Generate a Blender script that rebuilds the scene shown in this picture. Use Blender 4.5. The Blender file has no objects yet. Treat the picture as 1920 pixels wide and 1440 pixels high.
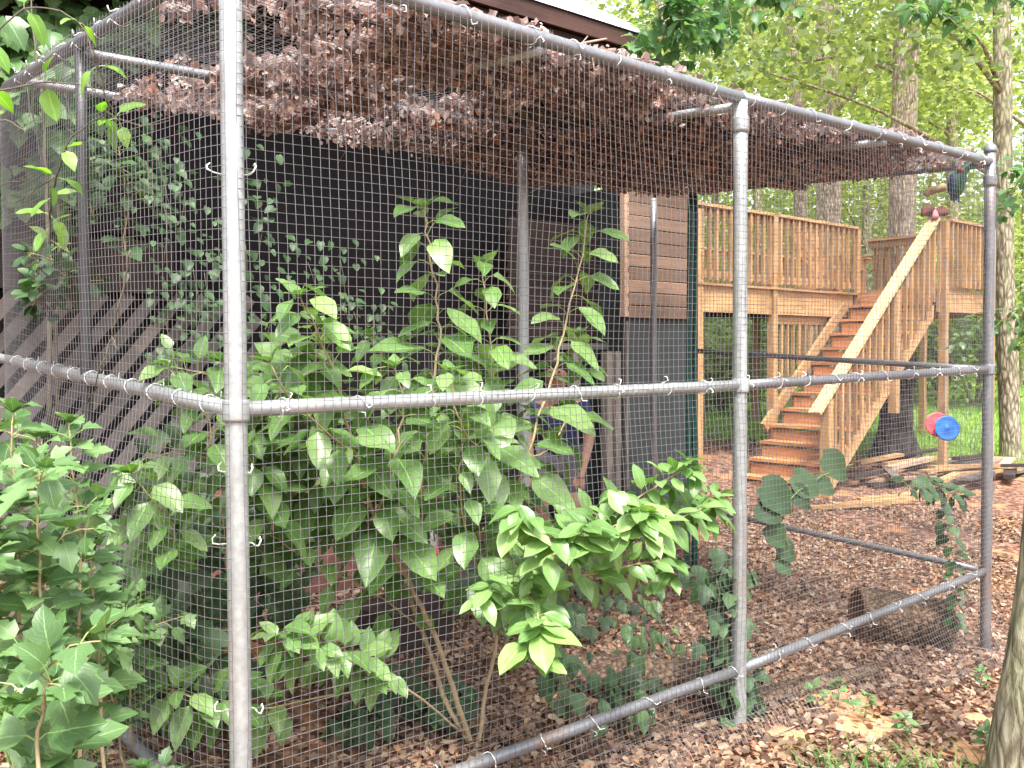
import bpy, math, random
import numpy as np
from mathutils import Vector, Matrix, Quaternion, noise
random.seed(7); rng = np.random.default_rng(7)
scene = bpy.context.scene
COL = scene.collection
R = math.radians

# ------------------------------------------------------------ camera, sky, sun, exposure
CAM = Vector((-1.0534, -2.2846, 1.60)); YAW, PITCH, ROLL, FPX = .8604, .0307, .0051, 1813.5
_f = Vector((math.cos(YAW)*math.cos(PITCH), math.sin(YAW)*math.cos(PITCH), -math.sin(PITCH)))
_r = Vector((math.sin(YAW), -math.cos(YAW), 0)); _d = _f.cross(_r)
RT = _r*math.cos(ROLL) + _d*math.sin(ROLL); DN = -_r*math.sin(ROLL) + _d*math.cos(ROLL); FW = _f
cd = bpy.data.cameras.new('camera'); cam = bpy.data.objects.new('camera', cd); COL.objects.link(cam)
m = Matrix((RT, -DN, -FW)).transposed().to_4x4(); m.translation = CAM; cam.matrix_world = m
cd.sensor_width = 36; cd.lens = 36*FPX/1920; cd.clip_start = .05; cd.clip_end = 600
scene.camera = cam

SUN_EL, SUN_AZ = 60, 242            # azimuth measured from +X towards +Y
w = bpy.data.worlds.new('World'); scene.world = w; w.use_nodes = True
nt = w.node_tree; sky = nt.nodes.new('ShaderNodeTexSky'); sky.sky_type = 'NISHITA'; sky.sun_disc = False
sky.sun_elevation = R(SUN_EL); sky.sun_rotation = R(90-SUN_AZ); sky.dust_density = 4; sky.air_density = 1.0; sky.ozone_density = 2.0
hs = nt.nodes.new('ShaderNodeHueSaturation'); hs.inputs['Saturation'].default_value = .38; nt.links.new(sky.outputs[0], hs.inputs['Color'])
bg = nt.nodes['Background']; bg.inputs[1].default_value = .145; nt.links.new(hs.outputs[0], bg.inputs[0])
sl = bpy.data.lights.new('sun', 'SUN'); sl.energy = 2.1; sl.angle = R(12); sl.color = (1, .95, .86)
so = bpy.data.objects.new('sun', sl); COL.objects.link(so)
sd = Vector((math.cos(R(SUN_AZ))*math.cos(R(SUN_EL)), math.sin(R(SUN_AZ))*math.cos(R(SUN_EL)), math.sin(R(SUN_EL))))
so.rotation_euler = sd.to_track_quat('Z', 'Y').to_euler()
scene.view_settings.view_transform = 'Standard'; scene.view_settings.look = 'None'
scene.view_settings.exposure = 2.08; scene.view_settings.gamma = 1
scene.view_settings.use_curve_mapping = False
scene.cycles.max_bounces = 8; scene.cycles.transparent_max_bounces = 8

def P(px, py, Y):                   # point where the sight line of a pixel meets the plane y = Y
    d = RT*((px-960)/FPX) + DN*((py-720)/FPX) + FW
    return CAM + d*((Y-CAM.y)/d.y)
def PX(px, py, X):
    d = RT*((px-960)/FPX) + DN*((py-720)/FPX) + FW
    return CAM + d*((X-CAM.x)/d.x)
def PD(px, py, D):                  # at distance D in front of the camera
    return CAM + (RT*((px-960)/FPX) + DN*((py-720)/FPX) + FW)*D

def sstep(a, b, x): t = min(1, max(0, (x-a)/(b-a))); return t*t*(3-2*t)
def g(x, y):                        # height of the ground
    z = .17 - .06*(min(5.5, max(-3, x))-1) + .05*max(-3, min(y, 60))
    z += .22*sstep(3.6, 6, y)*sstep(6, 8, x) + .45*sstep(14, 40, math.hypot(x, y))
    z += .018*noise.noise(Vector((x*1.3, y*1.3, 0))) + .05*noise.noise(Vector((x*.3, y*.3, 3)))
    return z

# ------------------------------------------------------------ mesh helpers
class MB:
    def __init__(s): s.v = []; s.f = []; s.r = []; s.uv = {}
    def add(s, vs, fs, r=None):
        o = len(s.v); r = random.random() if r is None else r
        s.v += [tuple(p) for p in vs]; s.f += [tuple(i+o for i in f) for f in fs]; s.r += [r]*len(vs)
    def box(s, c, sz, M=None, r=None):
        x, y, z = sz[0]/2, sz[1]/2, sz[2]/2
        vs = [Vector((a*x, b*y, e*z)) for a in (-1, 1) for b in (-1, 1) for e in (-1, 1)]
        if M is not None: vs = [M @ p for p in vs]
        vs = [p+Vector(c) for p in vs]
        s.add(vs, [(0, 1, 3, 2), (4, 6, 7, 5), (0, 4, 5, 1), (2, 3, 7, 6), (0, 2, 6, 4), (1, 5, 7, 3)], r)
    def tube(s, pts, rad, n=6, cap=True, r=None):
        pts = [Vector(p) for p in pts]; k = len(pts)
        rads = rad if hasattr(rad, '__len__') else [rad]*k
        vs = []; ref = None
        for i, p in enumerate(pts):
            t = (pts[min(i+1, k-1)]-pts[max(i-1, 0)]).normalized()
            if ref is None: ref = Vector((0, 0, 1)) if abs(t.z) < .9 else Vector((1, 0, 0))
            a = (ref - t*ref.dot(t)).normalized(); ref = a; b = t.cross(a)
            vs += [p+(a*math.cos(2*math.pi*j/n)+b*math.sin(2*math.pi*j/n))*rads[i] for j in range(n)]
        fs = [(i*n+j, i*n+(j+1) % n, (i+1)*n+(j+1) % n, (i+1)*n+j) for i in range(k-1) for j in range(n)]
        if cap: fs += [tuple(range(n))[::-1], tuple((k-1)*n+j for j in range(n))]
        s.add(vs, fs, r)
    def lathe(s, prof, c, n=16, r=None):      # prof: (radius, z)
        vs = [Vector(c)+Vector((q*math.cos(2*math.pi*j/n), q*math.sin(2*math.pi*j/n), z)) for q, z in prof for j in range(n)]
        fs = [(i*n+j, i*n+(j+1) % n, (i+1)*n+(j+1) % n, (i+1)*n+j) for i in range(len(prof)-1) for j in range(n)]
        fs += [tuple(range(n))[::-1], tuple((len(prof)-1)*n+j for j in range(n))]
        s.add(vs, fs, r)
    def mesh(s, name, mat=None, smooth=False):
        me = bpy.data.meshes.new(name); me.from_pydata(s.v, [], s.f); 
        if mat: me.materials.append(mat)
        at = me.attributes.new('rnd', 'FLOAT', 'POINT'); at.data.foreach_set('value', np.array(s.r, dtype=np.float32))
        if smooth: me.polygons.foreach_set('use_smooth', [True]*len(me.polygons))
        me.update(); return me
    def build(s, name, mat, parent=None, smooth=False, kind=None):
        return link(name, s.mesh(name, mat, smooth), parent, kind)
def link(name, me, parent=None, kind=None, loc=None):
    o = bpy.data.objects.new(name, me); COL.objects.link(o)
    if parent is not None: o.parent = parent
    if kind: o['kind'] = kind
    if loc is not None: o.location = loc
    return o
def tag(o, label, cat, group=None, kind=None):
    o['label'] = label; o['category'] = cat
    if group: o['group'] = group
    if kind: o['kind'] = kind
    return o
def thing(name, label, cat, group=None):
    return tag(link(name, None), label, cat, group)
def smooth_pts(pts, k=5):
    pts = [Vector(p) for p in pts]; out = []
    for i in range(len(pts)-1):
        a, b, c, d = pts[max(i-1, 0)], pts[i], pts[i+1], pts[min(i+2, len(pts)-1)]
        for j in range(k):
            t = j/k; out.append(.5*((2*b)+(c-a)*t+(2*a-5*b+4*c-d)*t*t+(3*b-a-3*c+d)*t**3))
    out.append(pts[-1]); return out
def beam(mb, a, b, w_, h_, up=(0, 0, 1), r=None):   # box from a to b, w_ across, h_ along 'up'
    a, b = Vector(a), Vector(b); t = (b-a); L = t.length; t.normalize(); up = Vector(up)
    s_ = t.cross(up).normalized(); u = s_.cross(t)
    M = Matrix((t, s_, u)).transposed()
    mb.box((a+b)/2, (L, w_, h_), M, r)
def part_beam(name, parent, mat, a, b, w_, h_, up=(0, 0, 1)):
    mb = MB(); beam(mb, a, b, w_, h_, up); return mb.build(name, mat, parent)

# ------------------------------------------------------------ materials
def newmat(name):
    m = bpy.data.materials.new(name); m.use_nodes = True; n = m.node_tree; n.nodes.clear()
    return m, n
def nd(n, t, **k):
    x = n.nodes.new(t)
    for a, b in k.items():
        if a[0] == 'i' and a[1:].isdigit(): x.inputs[int(a[1:])].default_value = b
        else: setattr(x, a, b)
    return x
def ramp(n, src, stops):
    r = n.nodes.new('ShaderNodeValToRGB'); e = r.color_ramp.elements
    while len(e) > 1: e.remove(e[-1])
    e[0].position = stops[0][0]; e[0].color = (*stops[0][1], 1)
    for p, c in stops[1:]: q = e.new(p); q.color = (*c, 1)
    n.links.new(src, r.inputs[0]); return r.outputs[0]
def rnd_src(n):                     # per-piece random number
    a = nd(n, 'ShaderNodeAttribute', attribute_name='rnd'); o = nd(n, 'ShaderNodeObjectInfo')
    s = nd(n, 'ShaderNodeMath', operation='ADD'); n.links.new(a.outputs['Fac'], s.inputs[0]); n.links.new(o.outputs['Random'], s.inputs[1])
    f = nd(n, 'ShaderNodeMath', operation='FRACT'); n.links.new(s.outputs[0], f.inputs[0]); return f.outputs[0]
def coords(n, scale=(1, 1, 1), obj=True):
    t = nd(n, 'ShaderNodeTexCoord') if obj else nd(n, 'ShaderNodeNewGeometry')
    mp = nd(n, 'ShaderNodeMapping'); mp.inputs['Scale'].default_value = scale
    n.links.new(t.outputs['Object'] if obj else t.outputs['Position'], mp.inputs[0]); return mp.outputs[0]
def noise_n(n, vec, sc, det=4, rough=.55):
    x = nd(n, 'ShaderNodeTexNoise'); x.inputs['Scale'].default_value = sc; x.inputs['Detail'].default_value = det; x.inputs['Roughness'].default_value = rough
    n.links.new(vec, x.inputs['Vector']); return x.outputs['Fac']
def mix(n, fac, a, b, mode='MIX'):
    x = nd(n, 'ShaderNodeMix', data_type='RGBA', blend_type=mode)
    for v, i in ((fac, 0), (a, 6), (b, 7)):
        if hasattr(v, 'is_output'): n.links.new(v, x.inputs[i])
        elif i == 0: x.inputs[0].default_value = v
        else: x.inputs[i].default_value = (*v, 1)
    return x.outputs[2]
def finish(n, col, rough=.6, metal=0., bump=None, bstr=.3, bdist=.01, spec=.4):
    b = nd(n, 'ShaderNodeBsdfPrincipled'); o = nd(n, 'ShaderNodeOutputMaterial')
    if hasattr(col, 'is_output'): n.links.new(col, b.inputs['Base Color'])
    else: b.inputs['Base Color'].default_value = (*col, 1)
    if hasattr(rough, 'is_output'): n.links.new(rough, b.inputs['Roughness'])
    else: b.inputs['Roughness'].default_value = rough
    b.inputs['Metallic'].default_value = metal; b.inputs['Specular IOR Level'].default_value = spec
    if bump is not None:
        q = nd(n, 'ShaderNodeBump'); q.inputs['Strength'].default_value = bstr; q.inputs['Distance'].default_value = bdist
        n.links.new(bump, q.inputs['Height']); n.links.new(q.outputs[0], b.inputs['Normal'])
    n.links.new(b.outputs[0], o.inputs[0]); return b, o
def plain(name, col, rough=.6, metal=0., var=.25, sc=30, bstr=.2):
    m, n = newmat(name); v = coords(n); f = noise_n(n, v, sc)
    a = tuple(c*(1-var) for c in col); b = tuple(min(1, c*(1+var)) for c in col)
    c = ramp(n, f, [(.3, a), (.7, b)]); c2 = mix(n, .35, c, ramp(n, rnd_src(n), [(0, a), (1, b)]))
    finish(n, c2, rough, metal, f, bstr, .004); return m
def wood(name, lo, hi, grain=(3, 40, 40), rough=.75, axis=None, dirt=None, knots=False):
    m, n = newmat(name); v = coords(n, grain, obj=False)
    f = noise_n(n, v, 1.3, 6, .6); c = ramp(n, f, [(.25, lo), (.75, hi)])
    r = ramp(n, rnd_src(n), [(0, (.72, .72, .72)), (.5, (1, 1, 1)), (1, (1.25, 1.2, 1.12))]); c = mix(n, 1, c, r, 'MULTIPLY')
    big = noise_n(n, coords(n, (1, 1, 1), obj=False), 2.1, 4)
    c = mix(n, ramp(n, big, [(.5, (0, 0, 0)), (.72, (.55, .55, .55))]), c, dirt or tuple(x*.45 for x in lo))
    finish(n, c, rough, 0, f, .35, .004, .25); return m
def leafmat(name, cols, trans=.35, gloss=.42, vein=True, tint=(1.25, 1.5, .45)):
    m, n = newmat(name); r = rnd_src(n)
    c = ramp(n, r, [(i/(len(cols)-1), q) for i, q in enumerate(cols)])
    blot = noise_n(n, coords(n, (1, 1, 1), obj=False), 24, 3)
    c = mix(n, ramp(n, blot, [(.35, (0, 0, 0)), (.8, (.35, .35, .35))]), c, tuple(x*.55 for x in cols[0]))
    h = None
    if vein:
        uv = nd(n, 'ShaderNodeUVMap'); sp = nd(n, 'ShaderNodeSeparateXYZ'); n.links.new(uv.outputs[0], sp.inputs[0])
        def mm(op, a, b=None):
            x = nd(n, 'ShaderNodeMath', operation=op)
            for i, q in enumerate((a, b)):
                if q is None: continue
                if hasattr(q, 'is_output'): n.links.new(q, x.inputs[i])
                else: x.inputs[i].default_value = q
            return x.outputs[0]
        u = mm('ABSOLUTE', mm('SUBTRACT', sp.outputs[0], .5)); 
        w_ = mm('SUBTRACT', mm('MULTIPLY', sp.outputs[1], 7.), mm('MULTIPLY', u, 6.))
        tri = mm('ABSOLUTE', mm('SUBTRACT', mm('FRACT', w_), .5))
        lat = mm('MULTIPLY', mm('GREATER_THAN', tri, .45), .16)
        mid = mm('MULTIPLY', mm('LESS_THAN', u, .022), .45)
        vn = mm('MAXIMUM', lat, mid)
        c = mix(n, vn, c, tuple(min(1, x*1.7+.03) for x in cols[-1]))
        h = mm('MULTIPLY', tri, 1.)
    b, o = finish(n, c, gloss+.06, 0, h, .12, .002, .55)
    t = nd(n, 'ShaderNodeBsdfTranslucent'); n.links.new(mix(n, 1, c, tint, 'MULTIPLY'), t.inputs[0])
    ms = nd(n, 'ShaderNodeMixShader'); ms.inputs[0].default_value = trans
    n.links.new(b.outputs[0], ms.inputs[1]); n.links.new(t.outputs[0], ms.inputs[2]); n.links.new(ms.outputs[0], o.inputs[0])
    return m
def bark(name, lo, hi, sc=9, zs=.28):
    m, n = newmat(name); v = coords(n, (1, 1, zs), obj=False)
    vo = nd(n, 'ShaderNodeTexVoronoi', feature='DISTANCE_TO_EDGE'); vo.inputs['Scale'].default_value = sc*1.4; n.links.new(v, vo.inputs['Vector'])
    f = noise_n(n, v, sc, 6, .65)
    a = nd(n, 'ShaderNodeMath', operation='MULTIPLY_ADD'); n.links.new(vo.outputs['Distance'], a.inputs[0]); a.inputs[1].default_value = 1.1; n.links.new(f, a.inputs[2])
    c = ramp(n, a.outputs[0], [(.38, tuple(x*.5 for x in lo)), (.52, lo), (.85, hi)])
    big = noise_n(n, coords(n, (1, 1, .6), obj=False), 2.5, 3)
    c = mix(n, ramp(n, big, [(.5, (0, 0, 0)), (.7, (.5, .5, .5))]), c, tuple((l+h)*.5*k for l, h, k in zip(lo, hi, (.8, 1.0, .7))))
    finish(n, c, .9, 0, a.outputs[0], .8, .03, .2); return m

def galv(name, base, var=.18, rust=.5):
    m, n = newmat(name); v = coords(n, (1, 1, 1), obj=False)
    f = noise_n(n, v, 55, 5, .7); f2 = noise_n(n, v, 5, 4, .6)
    c = ramp(n, f, [(.3, tuple(x*(1-var) for x in base)), (.7, tuple(min(1, x*(1+var)) for x in base))])
    c = mix(n, ramp(n, f2, [(.3, (.5, .5, .5)), (.6, (0, 0, 0))]), c, tuple(x*.62 for x in base))
    f3 = noise_n(n, coords(n, (1, 1, .5), obj=False), 3.1, 5, .7)
    c = mix(n, ramp(n, f3, [(.56, (0, 0, 0)), (.70, (rust, rust, rust))]), c, (.30, .17, .10))
    b, o = finish(n, c, ramp(n, f, [(.3, (.36,)*3), (.7, (.55,)*3)]), .55, f, .12, .002, .5); return m

M = {}
M['pipe'] = galv('galvanised_pipe', (.38, .40, .40)); M['rail'] = galv('galvanised_rail', (.22, .225, .24), rust=.5)
M['wire'] = galv('galvanised_wire', (.20, .19, .20), rust=.35)
M['tie'] = plain('aluminium_wire', (.75, .75, .74), .4, .4)
M['leaf'] = leafmat('shrub_leaf', [(.095, .19, .05), (.14, .26, .075), (.22, .34, .12)], .35, .30, tint=(1.2, 1.4, .55))
M['leafb'] = leafmat('lit_shrub_leaf', [(.16, .30, .07), (.23, .39, .11), (.32, .47, .18)], .35, .3, tint=(1.1, 1.25, .55))  # paler copy of the shrub leaf; overhead light put into the colour
M['lobed'] = leafmat('lobed_leaf', [(.06, .13, .04), (.095, .185, .06), (.16, .27, .10)], .32, .36, tint=(1.1, 1.3, .6))
M['bright'] = leafmat('bright_leaf', [(.13, .27, .05), (.18, .34, .065), (.25, .41, .09)], .5, .4)
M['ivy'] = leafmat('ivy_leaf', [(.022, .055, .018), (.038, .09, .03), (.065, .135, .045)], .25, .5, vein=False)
M['canopy'] = leafmat('canopy_leaf', [(.18, .235, .085), (.28, .335, .13), (.40, .44, .21)], .55, .55, vein=False, tint=(1.5, 1.5, .8))  # pale greens with the washed-out haze put into the colour
M['canopyd'] = leafmat('canopy_leaf_deep', [(.10, .15, .06), (.15, .21, .085), (.22, .28, .12)], .5, .55, vein=False, tint=(1.5, 1.5, .7))
M['maple'] = leafmat('maple_leaf', [(.06, .14, .055), (.09, .19, .075), (.14, .26, .11)], .5, .4, tint=(1.3, 1.5, .7))
M['grass'] = leafmat('grass_blade', [(.04, .12, .02), (.08, .19, .03), (.14, .26, .05)], .4, .5, vein=False)
M['lawn'] = leafmat('lawn_blade', [(.17, .30, .06), (.24, .38, .09), (.32, .45, .13)], .4, .5, vein=False)
def drymat():
    m = leafmat('dry_leaf', [(.075, .04, .026), (.14, .08, .052), (.21, .13, .085), (.29, .19, .13), (.42, .32, .23), (.34, .16, .065)], .3, .6, vein=False, tint=(1.2, .9, .8)); return m
M['dry'] = drymat()
M['dryroof'] = leafmat('roof_dry_leaf', [(.10, .065, .057), (.20, .14, .125), (.32, .235, .21), (.46, .37, .34), (.68, .61, .58), (.46, .20, .10)], .55, .5, vein=False, tint=(1.25, 1.1, 1.08))
M['roofshade'] = plain('roof_shade_leaf', (.045, .028, .024), .8, 0, .4, 30)  # dark leaf colour that stands for shade on the roof
M['stemd'] = plain('grey_green_stem', (.10, .085, .06), .8, 0, .3, 40)
M['raild'] = galv('shaded_pipe', (.06, .06, .062), rust=.6)  # near-black pipe copy; the rear post's shade is put into the colour
M['stem'] = plain('green_brown_stem', (.33, .25, .14), .7, 0, .3, 40)
M['stemg'] = plain('green_stem', (.17, .22, .06), .6, 0, .25, 40)
M['twig'] = plain('dead_twig', (.26, .19, .14), .8)
M['barkp'] = bark('pine_bark', (.19, .145, .115), (.46, .38, .31), 20, .22); M['barkg'] = bark('hardwood_bark', (.14, .12, .08), (.38, .34, .25), 14)
M['barkd'] = bark('shaded_bark', (.02, .018, .018), (.07, .06, .055)); M['log'] = bark('rotten_log', (.075, .048, .032), (.22, .145, .10), 22, 1)
M['deck'] = wood('treated_pine', (.24, .135, .062), (.41, .255, .13), (14, 14, 3)); 
M['deckh'] = wood('treated_pine_long', (.25, .145, .068), (.43, .27, .14), (3, 30, 30))
M['cap'] = wood('pale_pine_cap', (.36, .25, .135), (.54, .40, .23), (3, 30, 30), dirt=(.40, .26, .12))  # paler copy of the pine; sunlit tone of the rails put into colour
M['stair'] = wood('orange_stained_tread', (.34, .15, .068), (.52, .26, .125), (30, 3, 30))
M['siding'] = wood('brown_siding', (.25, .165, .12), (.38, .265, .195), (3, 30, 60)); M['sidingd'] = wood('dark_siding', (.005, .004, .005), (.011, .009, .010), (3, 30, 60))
M['sidingm'] = wood('dark_brown_siding', (.026, .019, .018), (.05, .036, .032), (3, 30, 60)); M['lattice'] = wood('grey_lattice', (.07, .062, .058), (.14, .122, .115), (10, 10, 10)); M['fascia'] = wood('red_brown_fascia', (.035, .018, .016), (.07, .036, .032), (2, 40, 40))
M['roof'] = plain('white_metal_roof', (.78, .80, .82), .35, .1, .05, 3)
M['green'] = plain('dark_green_paint', (.018, .085, .07), .45); M['slate'] = plain('blue_grey_panel', (.020, .026, .027), .6, 0, .35, 8)
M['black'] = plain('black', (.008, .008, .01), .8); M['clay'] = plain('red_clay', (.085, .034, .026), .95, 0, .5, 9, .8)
M['chain'] = plain('chain_steel', (.4, .4, .42), .4, .7); M['red'] = plain('red_plastic', (.75, .10, .12), .35, 0, .06, 20); M['blue'] = plain('blue_plastic', (.01, .14, .50), .35, 0, .06, 20)
M['white'] = plain('white_plastic', (.6, .6, .6), .35, 0, .05); M['rope'] = plain('sisal_rope', (.42, .28, .12), .9)

# ------------------------------------------------------------ leaf meshes
def leaf_mesh(name, mat, kind, seed):
    rr = random.Random(seed); nl = 7; vs = []; uv = []; droop = rr.uniform(.05, .45); fold = rr.uniform(.08, .35); tw = rr.uniform(-.3, .3)
    us = (-1, -.5, 0, .5, 1)
    for i in range(nl):
        t = i/(nl-1)
        if kind == 'ovate': wd = .32*(math.sin(math.pi*min(1, t*1.01)**.82))**.75*(1-.12*t) if 0 < t < 1 else .004
        elif kind == 'ellip': wd = .27*math.sin(math.pi*t**.92)**.75 if 0 < t < 1 else .004
        elif kind == 'lance': wd = .2*math.sin(math.pi*t**.8) if 0 < t < 1 else .004
        elif kind == 'heart': wd = .47*math.sin(math.pi*(t*.93+.07))**.6*(1-.42*t) if t < 1 else .004
        else: wd = [.03, .34, .52, .28, .33, .17, .004][i]*rr.uniform(.88, 1.12)
        for u in us:
            x = u*wd*rr.uniform(.93, 1.07); back = -.10*abs(u) if kind in('heart', 'lobed') and t < .35 else 0
            if kind == 'lobed' and i == 2 and abs(u) == 1: back = .14
            z = fold*abs(x) - droop*t*t + .03*math.sin(9*t+u*2+seed)*abs(u)
            vs.append((x+tw*t*t*.3, t+back, z)); uv.append((.5+u/2, t))
    fs = [(i*5+j, i*5+j+1, (i+1)*5+j+1, (i+1)*5+j) for i in range(nl-1) for j in range(4)]
    me = bpy.data.meshes.new(name); me.from_pydata(vs, [], fs); me.materials.append(mat)
    ul = me.uv_layers.new(name='UVMap')
    for l in me.loops: ul.data[l.index].uv = uv[l.vertex_index]
    me.attributes.new('rnd', 'FLOAT', 'POINT'); me.polygons.foreach_set('use_smooth', [True]*len(fs)); me.update(); return me
LM = {}
def leafset(key, mat, kind, n=6): LM[key] = [leaf_mesh('leaf', M[mat], kind, i*7+len(LM)) for i in range(n)]
leafset('ovate', 'leaf', 'ovate', 8); leafset('ovateb', 'leafb', 'ovate', 6); leafset('ellip', 'leafb', 'ellip', 8); leafset('lobed', 'lobed', 'lobed', 8); leafset('heart', 'ivy', 'heart', 5)
leafset('ivy', 'ivy', 'lobed', 5); leafset('maple', 'maple', 'lobed', 6); leafset('lance', 'leaf', 'lance', 5); leafset('vine', 'bright', 'ovate', 6); leafset('dull', 'lobed', 'ovate', 5)
LDATA = {}
def ldata(me):
    if me.name not in LDATA:
        v = np.empty(len(me.vertices)*3); me.vertices.foreach_get('co', v)
        LDATA[me.name] = (v.reshape(-1, 3), np.array([tuple(p.vertices) for p in me.polygons]), np.array([tuple(l.uv) for l in me.uv_layers[0].data]))
    return LDATA[me.name]
def lmat(pos, d, up, size, wide=1.):
    d = Vector(d).normalized(); up = Vector(up); s_ = d.cross(up)
    if s_.length < 1e-3: s_ = d.cross(Vector((1, .3, 0)))
    s_.normalize(); n_ = s_.cross(d)
    m_ = Matrix((s_*size*wide, d*size, n_*size)).transposed().to_4x4(); m_.translation = pos; return m_
def join_leaves(name, items, parent=None, mat=None):
    V = []; F = []; U = []; Rn = []; o = 0
    for mt, me in items:
        v, f, u = ldata(me); A = np.array(mt); V.append(v @ A[:3, :3].T + A[:3, 3]); F.append(f+o); U.append(u); Rn.append(np.full(len(v), random.random())); o += len(v)
    V = np.concatenate(V); F = np.concatenate(F); U = np.concatenate(U); Rn = np.concatenate(Rn)
    me = quadmesh(name, V, F, mat or items[0][1].materials[0], Rn, True)
    ul = me.uv_layers.new(name='UVMap'); ul.data.foreach_set('uv', U.ravel())
    return link(name, me, parent, 'stuff')
def quadmesh(name, V, F, mat, Rn=None, smooth=False):
    me = bpy.data.meshes.new(name); nv, nf = len(V), len(F); k = F.shape[1]
    me.vertices.add(nv); me.vertices.foreach_set('co', np.asarray(V, dtype=np.float32).ravel())
    me.loops.add(nf*k); me.loops.foreach_set('vertex_index', F.astype(np.int32).ravel())
    me.polygons.add(nf); me.polygons.foreach_set('loop_start', np.arange(0, nf*k, k, dtype=np.int32))
    if smooth: me.polygons.foreach_set('use_smooth', np.ones(nf, dtype=bool))
    me.materials.append(mat); me.update(calc_edges=True)
    a = me.attributes.new('rnd', 'FLOAT', 'POINT')
    a.data.foreach_set('value', np.asarray(Rn if Rn is not None else np.zeros(nv), dtype=np.float32)); return me

class Plant:
    def __init__(s, name, label, cat, stem='stem', group=None):
        s.root = thing(name, label, cat, group); s.leaves = []; s.pet = MB(); s.stemmat = M[stem]; s.root.location = (0, 0, 0)
    def stem(s, pts, r0, r1=.002, k=5, wob=.006):
        sp = smooth_pts(pts, k); n_ = len(sp)
        sp = [p+Vector((random.uniform(-wob, wob), random.uniform(-wob, wob), 0)) if 0 < i < n_-1 else p for i, p in enumerate(sp)]
        mb = MB(); mb.tube(sp, [r0+(r1-r0)*i/(n_-1) for i in range(n_)], 6, r=.3); mb.build('stem', s.stemmat, s.root, True)
        return sp
    def leaf(s, pos, d, up, size, kind, wide=1.): s.leaves.append((lmat(pos, d, up, size, wide), random.choice(LM[kind])))
    def dress(s, sp, kind, size, gap, t0=.25, pet=.04, droop=.6, tip=.55, tipkind=None, out=None, whorl=True, lift=.3):
        L = [0]
        for a, b in zip(sp, sp[1:]): L.append(L[-1]+(b-a).length)
        tot = L[-1]; d = t0*tot; az = random.uniform(0, 6.28)
        while d < tot:
            i = max(j for j in range(len(sp)-1) if L[j] <= d); f = (d-L[i])/max(1e-6, L[i+1]-L[i]); p = sp[i].lerp(sp[i+1], f)
            t = (sp[i+1]-sp[i]).normalized(); fr = d/tot; sc = size*(1-(1-tip)*max(0, (fr-.55)/.45))
            a = t.orthogonal().normalized(); b = t.cross(a)
            for k in range(2):
                an = az+k*math.pi+random.uniform(-.4, .4); o = a*math.cos(an)+b*math.sin(an)
                if out: o = (o+Vector(out)*random.uniform(.2, .9)).normalized()
                dd = (o+t*random.uniform(.1, .5)+Vector((0, 0, lift))).normalized(); q = p+dd*pet*random.uniform(.7, 1.3)
                s.pet.tube([p, p+dd*pet*.5+Vector((0, 0, pet*.12)), q], .0014, 3, False, .5)
                ld = (dd+Vector((0, 0, -droop*random.uniform(.5, 1.5)))).normalized()
                s.leaf(q, ld, Vector((o.x*.3, o.y*.3, 1))-FW*.45+Vector((random.uniform(-.3, .3), random.uniform(-.3, .3), 0)), sc*random.uniform(.75, 1.2), (tipkind if tipkind and fr > .8 else kind))
            az += math.pi/2; d += gap*random.uniform(.7, 1.3)*(1-.4*fr)
        if whorl:
            t = (sp[-1]-sp[-2]).normalized()
            for k in range(4):
                o = Vector((math.cos(az+k*1.6), math.sin(az+k*1.6), 0)); ld = (t*.9+o*.8+Vector((0, 0, -.1))).normalized()
                s.leaf(sp[-1], ld, Vector((0, 0, 1))+o*-.4, size*tip*random.uniform(.6, 1.), tipkind or kind)
    def done(s, limit=285, name='foliage'):
        if s.pet.v: s.pet.build('petioles', M['stemg'], s.root, False, 'stuff')
        s.leaves.sort(key=lambda x: -x[0].to_scale()[1]/max(.3, (x[0].translation-CAM).length))
        for mt, me in s.leaves[:limit]:
            o = link('leaf', me, s.root); o.matrix_world = mt
        if len(s.leaves) > limit: join_leaves(name, s.leaves[limit:], s.root)
        return s.root

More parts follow.
